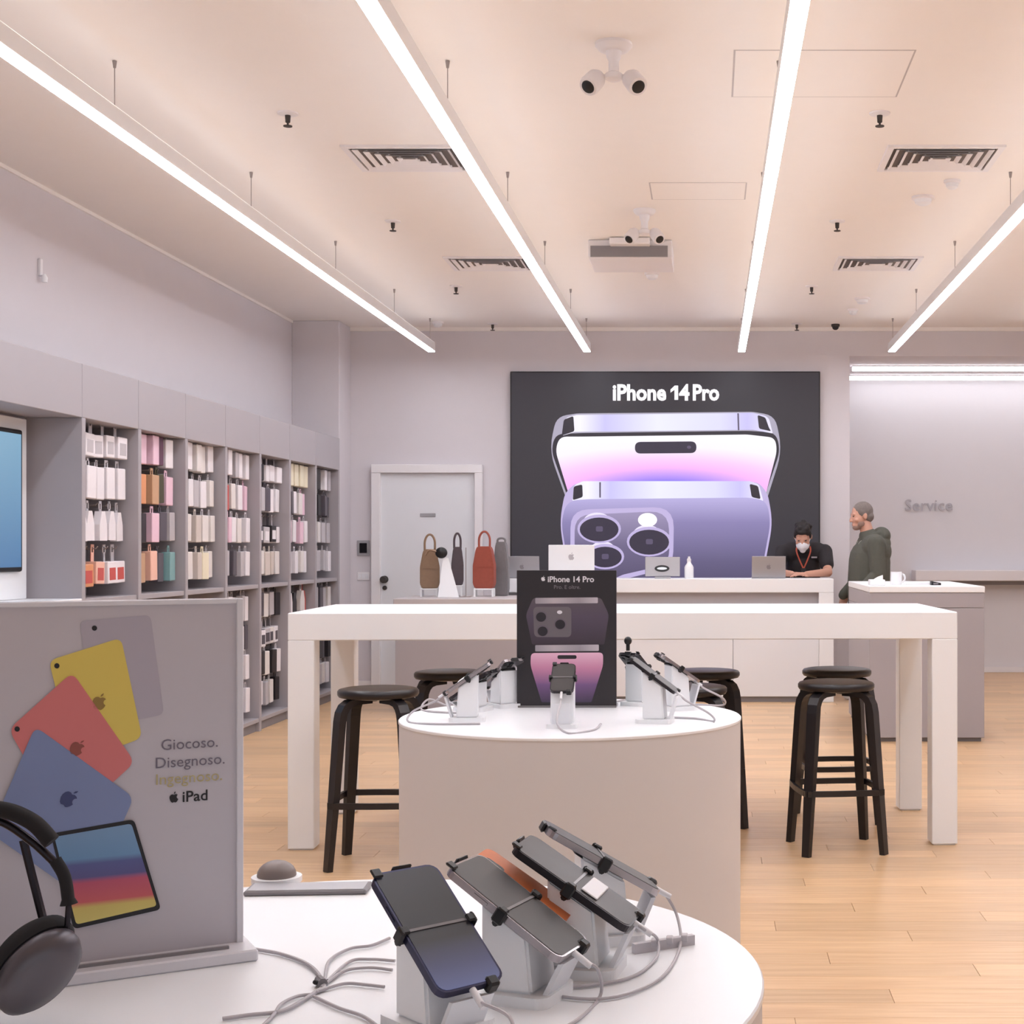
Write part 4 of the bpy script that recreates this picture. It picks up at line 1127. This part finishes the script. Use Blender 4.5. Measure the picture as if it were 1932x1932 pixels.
I_wall = ramp_mat('print_wallpaper', [(0, rgb(222, 206, 120)), (.16, rgb(216, 196, 110)), (.22, rgb(206, 96, 100)), (.42, rgb(190, 84, 110)), (.48, rgb(92, 88, 140)), (.62, rgb(90, 96, 150)), (.68, rgb(110, 150, 190)), (1, rgb(126, 160, 196))], 'Z')
iart('print_device_screen', rpoly([(102, 1578), (247, 1553), (295, 1708), (143, 1743)], 7), I_wall, .0034)
def itext(s, x, y, size, m, bold=0.0):
    a, b = on_poster(x, y)
    return text_mesh('poster_text', s, size, m, PP @ Matrix.Translation((a, b, .0006)), extrude=.0002, bold=bold, parent=ip)
I_tx = mat('print_text_grey', rgb(120, 112, 126), .5); I_ty = mat('print_text_yellow', rgb(190, 176, 130), .5)
itext('Giocoso.', 358, 1412, .0180, I_tx); itext('Disegnoso.', 359, 1445, .0180, I_tx); itext('Ingegnoso.', 357, 1476, .0180, I_ty)
itext('iPad', 368, 1511, .0180, I_blk, .0002); iapple(328, 1505, .0115, I_blk, .0006)

# over-ear headphones in front of the poster
hp = thing('headphones', 'black over-ear headphones with grey ear cups left of the tablet poster', 'headphones', (-.73, 1.50, ZR))
M_cush = mat('cushion_black', rgb(20, 18, 22), .8, noise=.1, nscale=50, bump=.1)
M_shell = mat('cup_grey', rgb(96, 92, 98), .35, metal=.5)
M_steel = mat('band_steel', rgb(40, 36, 42), .25, metal=.7)
YH = 1.50
hpp = lambda x, y, Y=YH: px(x, y, Y)
band = bez([hpp(-150, 1640), hpp(-130, 1578), hpp(-70, 1535), hpp(0, 1527), hpp(60, 1550), hpp(98, 1588)], 6)
MB().tube(band, .0085, 12).build('band_cushion', M_cush, hp, smooth=True)
inner = bez([hpp(-168, 1640, 1.505), hpp(-130, 1590, 1.505), hpp(-60, 1550, 1.505), hpp(0, 1550, 1.505), hpp(60, 1588, 1.505), hpp(106, 1630, 1.505)], 6)
MB().tube(inner, .0042, 10).build('band_frame', M_steel, hp, smooth=True)
for sgn, pts in ((1, [(104, 1622), (122, 1655), (130, 1706)]), (-1, [(-165, 1625), (-182, 1660), (-188, 1706)])):
    MB().tube(bez([hpp(*q, 1.503) for q in pts], 5), [.0062] * 10 + [.0088], 12).build('band_arm', M_cush, hp, smooth=True)
    x2 = pts[-1][0]
    MB().tube([hpp(x2, 1700, 1.503), hpp(x2 - sgn * 4, 1756, 1.505)], .0030, 8).build('stem', M_steel, hp)
MB().tube([hpp(44, 1585, 1.56), hpp(60, 1650, 1.56), hpp(84, 1745, 1.545)], .0045, 8).build('inner_rod', M_steel, hp, smooth=True)
def cup(c, ax, nrm, sgn):
    ax = Vector(ax).normalized(); nrm = Vector(nrm); nrm = (nrm - ax * nrm.dot(ax)).normalized(); sd = ax.cross(nrm)
    T = axes(c, sd, ax, nrm)
    S = Matrix.Diagonal((.033, .049, 1, 1))
    MB().lathe([(0, -.004), (.9, -.004), (1.0, .002), (1.02, .010), (.97, .019), (.80, .026), (.4, .030), (0, .031)], 40, T @ S).build('ear_cup', M_shell, hp, smooth=True)
    MB().lathe([(.45, -.018), (.60, -.026), (.85, -.027), (1.0, -.020), (1.04, -.010), (.98, -.003), (.0, -.003)], 40, T @ S).build('ear_cushion', M_cush, hp, smooth=True)
cup(hpp(66, 1822, 1.50), (.62, .10, .72), (.62, -.60, -.42), 1)
cup(hpp(-128, 1822, 1.50), (-.62, .10, .72), (-.62, -.60, -.42), -1)

# cables, mouse-like puck and tablet behind them on the front table
def loose(pts, lab, r=.0019):
    c = MB().tube(bez([tp(*q) if len(q) == 2 else tp(q[0], q[1], q[2]) for q in pts], 8), r, 7).build('loose_cable', M_cable, None, smooth=True)
    return tag(c, lab, 'cable', 'loose cables on the front table')
loose([(462, 1788), (530, 1800), (585, 1822), (612, 1858), (596, 1872)], 'loose cable curving from the poster base to the dark cable knot', .0022)
loose([(612, 1850), (622, 1812), (660, 1790), (700, 1784), (735, 1770)], 'uppermost loose cable between the knot and the nearest stand')
loose([(618, 1850), (660, 1814), (700, 1810), (745, 1813)], 'second loose cable between the knot and the nearest stand')
loose([(606, 1862), (650, 1832), (700, 1826), (740, 1830)], 'third loose cable between the knot and the nearest stand')
loose([(600, 1870), (650, 1856), (690, 1858), (725, 1862)], 'fourth loose cable between the knot and the nearest stand')
loose([(604, 1866), (570, 1888), (530, 1908), (470, 1915), (420, 1922)], 'loose cable leading from the knot to the lower left', .0022)
loose([(590, 1876), (560, 1880), (530, 1895), (515, 1916), (480, 1950)], 'loose cable looping down below the dark knot')
loose([(592, 1880), (640, 1902), (690, 1920), (740, 1960)], 'loose cable running right below the dark knot')
loose([(150, 1783), (190, 1792), (235, 1794), (300, 1778), (440, 1735)], 'thin dark cable along the foot of the tablet poster', .0012)
p = tp(606, 1855)
t = thing('cable_knot', 'dark tie gathering the loose cables on the front table', 'cable tie', p)
MB().tube([p + Vector((-.004, .006, .002)), p + Vector((.004, -.008, .002))], .0055, 10).build('tie_band', M_greyd, t)
MB().ball(p + Vector((-.004, -.006, .003)), (.004, .004, .003), 10, 6).build('tie_head', M_bplastic, t)
p = tp(522, 1663, ZR)
t = thing('grey_puck', 'small domed grey device behind the poster on the front table', 'device', p)
MB().lathe([(0, 0), (.036, 0), (.036, .008), (0, .008)], 28, Matrix.Translation(p)).build('puck_base', M_white, t, smooth=True)
MB().ball(p + Vector((0, 0, .010)), (.028, .028, .021), 24, 12).build('puck_dome', mat('puck_taupe', rgb(128, 116, 112), .4), t, smooth=True)
p = tp(575, 1690, ZR)
t = thing('flat_tablet', 'flat tablet lying with its dark edge toward us on the front table', 'tablet', p, rad(4))
RT2 = rootm(t)
MB().box(-.085, .085, 0.0, .055, 0, .007, bev=.002, M=RT2).build('tablet_body', M_greyd, t)
MB().box(-.080, .080, .004, .051, .007, .0076, M=RT2).build('tablet_screen', M_alu, t)

# ------------------------------------------------------------------ people
def blob(name, prims, m, parent, voxel=.007, smooth=4):
    """one continuous skin grown over tapered capsules and ellipsoids"""
    mb = MB()
    for q in prims:
        if q[0] == 'e':
            _, c, r, R = q
            T = Matrix.Translation(c) @ (R or Matrix.Identity(4))
            mb.ball((0, 0, 0), r, 20, 14, M=T)
        else:
            _, a, b, ra, rb = q[:5]
            fl = q[5] if len(q) > 5 else None     # (axis vector, factor): squash across that axis
            a, b = Vector(a), Vector(b); d = b - a; L_ = d.length; d = d / max(L_, 1e-6)
            qn = d.to_track_quat('Z', 'Y').to_matrix().to_4x4()
            prof = []
            for k in range(6):
                an = -PI / 2 + PI / 2 * k / 5; prof.append((max(ra * math.cos(an), 0 if k == 0 else 1e-4), ra * math.sin(an)))
            for k in range(6):
                an = PI / 2 * k / 5; prof.append((max(rb * math.cos(an), 0) if k < 5 else 0, L_ + rb * math.sin(an)))
            prof[0] = (0, prof[0][1])
            T = Matrix.Translation(a) @ qn
            n0 = len(mb.bm.verts)
            mb.lathe(prof, 18, T)
            if fl:
                ax, f = Vector(fl[0]).normalized(), fl[1]
                mid_ = (a + b) / 2
                mb.bm.verts.ensure_lookup_table()
                for v in list(mb.bm.verts)[n0:]:
                    dd = (v.co - mid_).dot(ax); v.co -= ax * dd * (1 - f)
    me = mb.mesh(name + '_src', None)
    ob = bpy.data.objects.new(name + '_src', me); COL.objects.link(ob)
    md = ob.modifiers.new('r', 'REMESH'); md.mode = 'VOXEL'; md.voxel_size = voxel
    ms = ob.modifiers.new('s', 'SMOOTH'); ms.iterations = smooth; ms.factor = .5
    dg = bpy.context.evaluated_depsgraph_get(); dg.update()
    out = bpy.data.meshes.new_from_object(ob.evaluated_get(dg))
    bpy.data.objects.remove(ob, do_unlink=True); bpy.data.meshes.remove(me)
    out.name = name; out.materials.clear(); out.materials.append(m)
    out.polygons.foreach_set('use_smooth', [True] * len(out.polygons))
    o = bpy.data.objects.new(name, out); COL.objects.link(o); o.parent = parent
    return o
V = Vector
def head_frame(c, pitch, yaw=0.0, roll=0.0):
    return Matrix.Translation(c) @ Matrix.Rotation(yaw, 4, 'Z') @ Matrix.Rotation(roll, 4, 'Y') @ Matrix.Rotation(pitch, 4, 'X')
def E(T, c, r, R=None): return ('e', T @ V(c), r, (T.to_3x3().to_4x4() @ R) if R else T.to_3x3().to_4x4())
def Cp(T, a, b, ra, rb): return ('c', T @ V(a), T @ V(b), ra, rb)
def head_prims(T):
    return [E(T, (0, .012, .03), (.074, .094, .088)), E(T, (0, -.03, -.015), (.064, .064, .085)), E(T, (0, -.050, -.072), (.044, .046, .036)),
            E(T, (0, -.082, -.095), (.020, .018, .018)), Cp(T, (0, -.088, .018), (0, -.108, -.022), .008, .013), E(T, (-.012, -.098, -.026), (.009, .010, .008)), E(T, (.012, -.098, -.026), (.009, .010, .008)),
            Cp(T, (-.040, -.076, .030), (.040, -.076, .030), .011, .011), E(T, (-.044, -.060, -.022), (.020, .022, .022)), E(T, (.044, -.060, -.022), (.020, .022, .022)),
            Cp(T, (-.018, -.094, -.056), (.018, -.094, -.056), .006, .006), Cp(T, (-.014, -.092, -.066), (.014, -.092, -.066), .007, .007),
            E(T, (-.076, .012, -.004), (.009, .020, .032)), E(T, (.076, .012, -.004), (.009, .020, .032))]
def hand_prims(wr, d, palm, th, curl=.5, s=1.0):
    """hand from the wrist: d = pointing, palm = palm normal, th = +1/-1 side the thumb sits on"""
    wr, d, palm = V(wr), V(d).normalized(), V(palm).normalized(); sd = d.cross(palm).normalized() * th
    out = [('c', wr, wr + d * .045 * s, .024 * s, .032 * s, (palm, .6)), ('c', wr + d * .04 * s, wr + d * .085 * s, .034 * s, .036 * s, (palm, .45))]
    for k, (off, ln) in enumerate(((.030, .072), (.010, .080), (-.010, .074), (-.029, .058))):
        b = wr + d * (.092 - .004 * abs(k - 1)) * s + sd * off * s
        m1 = b + (d * math.cos(curl * .6) + palm * math.sin(curl * .6)) * ln * .5 * s
        e = m1 + (d * math.cos(curl * 1.7) + palm * math.sin(curl * 1.7)) * ln * .5 * s
        out += [('c', b - d * .012, m1, .0092 * s, .0086 * s), ('c', m1, e, .0086 * s, .0070 * s)]
    b = wr + d * .03 * s + sd * .026 * s
    m1 = b + (d * .7 + sd * .7 + palm * .2).normalized() * .040 * s
    e = m1 + (d * .95 + sd * .15 + palm * .3).normalized() * .032 * s
    out += [('c', b, m1, .0125 * s, .0100 * s), ('c', m1, e, .0100 * s, .0080 * s)]
    return out
SKIN = mat('skin_light', rgb(208, 158, 138), .5, noise=.04, nscale=30)
SKIN2 = mat('skin_warm', rgb(202, 150, 128), .5, noise=.04, nscale=30)

# --- man in the dark green hoodie, facing left
mx, my = 1.415, 13.19
man = thing('person', 'standing man in dark green hoodie and grey trousers, turned left toward the counter', 'person', (mx, my, 0), -PI / 2 + .12)
HT = head_frame((0, -.062, 1.645), rad(12), .05)
legs = []
LEGS = lambda k: [('c', (.09 * k, .0, .93), (.10 * k, -.015, .50), .088, .062), ('c', (.10 * k, -.015, .50), (.105 * k, .03, .10), .060, .040)]
ARM = {1: ((.205, .02, 1.405), (.245, .03, 1.13), (.225, -.14, .955)), -1: ((-.205, .02, 1.405), (-.245, .02, 1.13), (-.21, -.15, .97))}
body = [('e', (0, 0, .97), (.165, .115, .13), None), ('c', (0, 0, 1.0), (0, .0, 1.30), .13, .135, ((0, 1, 0), .8)), ('c', (-.13, .015, 1.40), (.13, .015, 1.40), .075, .075),
        ('c', (0, .01, 1.42), (0, -.03, 1.57), .062, .056)]
for k in (1, -1):
    body += LEGS(k) + [('c', (.105 * k, .05, .05), (.115 * k, -.15, .03), .036, .030)]
    a, b, c = ARM[k]
    body += [('c', a, b, .052, .042), ('c', b, c, .042, .027)]
    body += hand_prims(c, (-.02 * k, -.35, -.9), (-1.0 * k, 0, 0), 1 if k > 0 else -1, .55)
body += head_prims(HT)
blob('body', body, SKIN, man, .0065, 3)
hood = mat('hoodie_green', rgb(88, 88, 80), .9, noise=.08, nscale=40, bump=.15, bscale=90)
cl = [('c', (0, -.005, .86), (0, -.005, 1.02), .195, .200, ((0, 1, 0), .90)), ('c', (0, 0, 1.0), (0, .012, 1.25), .205, .200, ((0, 1, 0), .92)), ('c', (-.130, .025, 1.37), (.130, .025, 1.37), .112, .112), ('e', (0, .075, 1.33), (.18, .13, .14), None),
      ('c', (0, .02, 1.40), (0, .0, 1.46), .105, .085)]
for k in (1, -1):
    a, b, c = ARM[k]
    c2 = V(c) + (V(c) - V(b)).normalized() * .03
    cl += [('c', a, b, .078, .068), ('c', b, c2, .066, .048), ('c', V(c2), V(c2) + (V(c) - V(b)).normalized() * .02, .044, .042)]
cl += [('e', (0, .118, 1.470), (.120, .082, .080), Matrix.Rotation(rad(-40), 4, 'X')), ('e', (0, .115, 1.40), (.13, .085, .09), None), ('c', (0, .03, 1.43), (0, .10, 1.45), .092, .085)]
ring = [(math.cos(a) * .092, .030 + math.sin(a) * .098, 1.470 + .050 * math.sin(a)) for a in [PI * 2 * q / 16 for q in range(16)]]
cl += [('c', ring[i], ring[(i + 1) % 16], .026, .026) for i in range(16) if math.sin(PI * 2 * i / 16) > -.9]
blob('hoodie', cl, hood, man, .0065, 3)
M_cord = mat('cord_pale', rgb(150, 150, 140), .7)
for k in (1, -1):
    MB().tube(bez([(.04 * k, -.060, 1.435), (.045 * k, -.098, 1.40), (.046 * k, -.115, 1.30)], 5), .0035, 6).build('drawstring', M_cord, man, local=True)
tr = []
for k in (1, -1): tr += [('c', (.085 * k, .0, .90), (.10 * k, -.012, .50), .108, .082), ('c', (.10 * k, -.012, .50), (.105 * k, .025, .10), .080, .068)]
tr += [('e', (0, .0, .92), (.178, .125, .10), None)]
blob('trousers', tr, mat('trouser_grey', rgb(128, 124, 130), .8, noise=.05, bump=.1), man, .009, 4)
for k in (1, -1):
    blob('shoe', [('c', (.105 * k, .06, .055), (.118 * k, -.16, .042), .048, .042), ('e', (.112 * k, -.06, .03), (.05, .14, .028), None), ('e', (.105 * k, .04, .08), (.045, .05, .04), None)], mat('shoe_white', rgb(226, 224, 228), .5), man, .008, 2)
hair = mat('hair_grey', rgb(122, 112, 108), .85, noise=.25, nscale=60, bump=.2)
blob('hair', [E(HT, (0, .020, .038), (.080, .094, .090)), E(HT, (0, .055, -.015), (.070, .055, .055)), E(HT, (-.066, .005, .03), (.016, .03, .035)), E(HT, (.066, .005, .03), (.016, .03, .035))], hair, man, .006, 2)
blob('beard', [E(HT, (0, -.058, -.088), (.046, .045, .028)), E(HT, (.050, -.032, -.065), (.016, .034, .026)), E(HT, (-.050, -.032, -.065), (.016, .034, .026))], mat('beard_grey', rgb(146, 118, 106), .9, noise=.2, nscale=60), man, .006, 2)
for k in (-1, 1):
    q = MB().ball(HT @ V((.031 * k, -.083, .014)), (.010, .006, .006), 10, 8); q.build('eye', mat('eye_dark', rgb(50, 40, 38), .3), man, smooth=True, local=True)

# --- clerk leaning on the counter, facing the room
cx_, cy_ = .885, 13.90
ck = thing('person', 'masked clerk in black polo with red lanyard leaning on the white counter', 'person', (cx_, cy_, 0), rad(-4))
HT2 = head_frame((-.005, -.262, 1.462), rad(34), -.08)
ZC = zt + .002
body = [('e', (0, .10, .93), (.160, .115, .13), None), ('c', (0, .09, .98), (0, -.04, 1.18), .125, .135, ((0, 1, .4), .8)), ('c', (-.125, -.095, 1.325), (.125, -.095, 1.325), .072, .072), ('c', (0, -.10, 1.30), (-.003, -.205, 1.42), .060, .054)]
ARM2 = {1: ((.195, -.105, 1.325), (.225, -.31, ZC + .045), (.03, -.50, ZC + .034)), -1: ((-.195, -.105, 1.325), (-.245, -.30, ZC + .045), (-.105, -.47, ZC + .036))}
for k in (1, -1):
    body += [('c', (.09 * k, .10, .90), (.10 * k, .09, .50), .085, .060), ('c', (.10 * k, .09, .50), (.105 * k, .13, .09), .058, .040), ('c', (.105 * k, .15, .045), (.115 * k, -.04, .03), .036, .030)]
    a, b, c = ARM2[k]
    body += [('c', a, b, .050, .040), ('c', b, c, .040, .027)]
    body += hand_prims(c, (-.80 * k, -.42, .0), (0, 0, -1), -k, .30, .95)
body += head_prims(HT2)
blob('body', body, SKIN2, ck, .0065, 3)
polo = mat('polo_black', rgb(40, 35, 38), .85, noise=.1, nscale=40, bump=.1)
cl = [('e', (0, .10, .95), (.178, .135, .14), None), ('c', (0, .09, .98), (0, -.05, 1.18), .150, .160, ((0, 1, .4), .82)), ('c', (-.120, -.095, 1.325), (.120, -.095, 1.325), .094, .094), ('c', (0, -.10, 1.32), (0, -.145, 1.375), .084, .070)]
for k in (1, -1):
    a, b, c = map(V, ARM2[k])
    cl += [('c', a, a.lerp(b, .62), .074, .066)]
blob('polo_shirt', cl, polo, ck, .008, 4)
cr_ = [(math.cos(a) * .066, -.158 + math.sin(a) * .062, 1.362 + .03 * math.sin(a)) for a in [PI * 2 * q / 14 for q in range(14)]]
blob('collar', [('c', cr_[i], cr_[(i + 1) % 14], .014, .014) for i in range(14)], polo, ck, .005, 2)
blob('trousers', [('c', (.088 * k, .10, .90), (.10 * k, .09, .50), .105, .078) for k in (1, -1)] + [('c', (.10 * k, .09, .50), (.105 * k, .125, .10), .076, .062) for k in (1, -1)] + [('e', (0, .10, .88), (.172, .128, .10), None)], mat('trouser_dark', rgb(44, 44, 54), .8), ck, .009, 4)
for k in (1, -1):
    blob('shoe', [('c', (.105 * k, .16, .05), (.118 * k, -.05, .042), .046, .040), ('e', (.112 * k, .05, .03), (.048, .13, .028), None)], M_bplastic, ck, .008, 2)
tuft = []
for i in range(26):
    a_ = random.uniform(0, 2 * PI); e_ = random.uniform(.25, 1.0)
    v_ = V((math.cos(a_) * math.cos(e_) * .076, .014 + math.sin(a_) * math.cos(e_) * .088, .052 + math.sin(e_) * .086))
    if v_.y < -.05 and v_.z < .095: continue
    tuft.append(E(HT2, v_, (random.uniform(.018, .028),) * 3))
hair2 = mat('hair_black', rgb(34, 27, 28), .7, noise=.3, nscale=60, bump=.2)
blob('hair', [E(HT2, (0, .022, .048), (.082, .094, .092)), E(HT2, (0, .058, -.01), (.070, .052, .055)), E(HT2, (0, -.046, .092), (.056, .040, .026)), E(HT2, (-.070, -.01, .035), (.013, .03, .04)), E(HT2, (.070, -.01, .035), (.013, .03, .04))] + tuft, hair2, ck, .006, 2)
blob('face_mask', [E(HT2, (0, -.050, -.050), (.064, .064, .056)), E(HT2, (0, -.090, -.035), (.036, .036, .040)), E(HT2, (0, -.080, -.09), (.030, .030, .028))], mat('mask_white', rgb(236, 234, 238), .7), ck, .006, 3)
for k in (-1, 1):
    MB().tube([HT2 @ V((.048 * k, -.075, -.035)), HT2 @ V((.074 * k, -.01, .0))], .0025, 6).build('mask_loop', mat('mask_white', rgb(236, 234, 238), .7), ck, local=True)
    MB().ball(HT2 @ V((.031 * k, -.083, .014)), (.010, .006, .006), 10, 8).build('eye', mat('eye_dark', rgb(50, 40, 38), .3), ck, smooth=True, local=True)
M_lan = mat('lanyard_red', rgb(186, 84, 62), .6)
l = MB()
for k in (-1, 1):
    l.sweep(bez([(.058 * k, -.165, 1.385), (.064 * k, -.225, 1.33), (.036 * k, -.232, 1.25), (.003 * k, -.222, 1.175)], 6), .014, .004, (1, 0, 0))
l.build('lanyard', M_lan, ck, local=True)
MB().box(-.024, .024, -.226, -.222, 1.115, 1.175, bev=.002).build('badge', M_bplastic, ck, local=True)
MB().box(.072, .125, -.214, -.210, 1.268, 1.282, bev=.001, M=None).build('chest_mark', mat('chest_print', rgb(170, 160, 164), .6), ck, local=True)
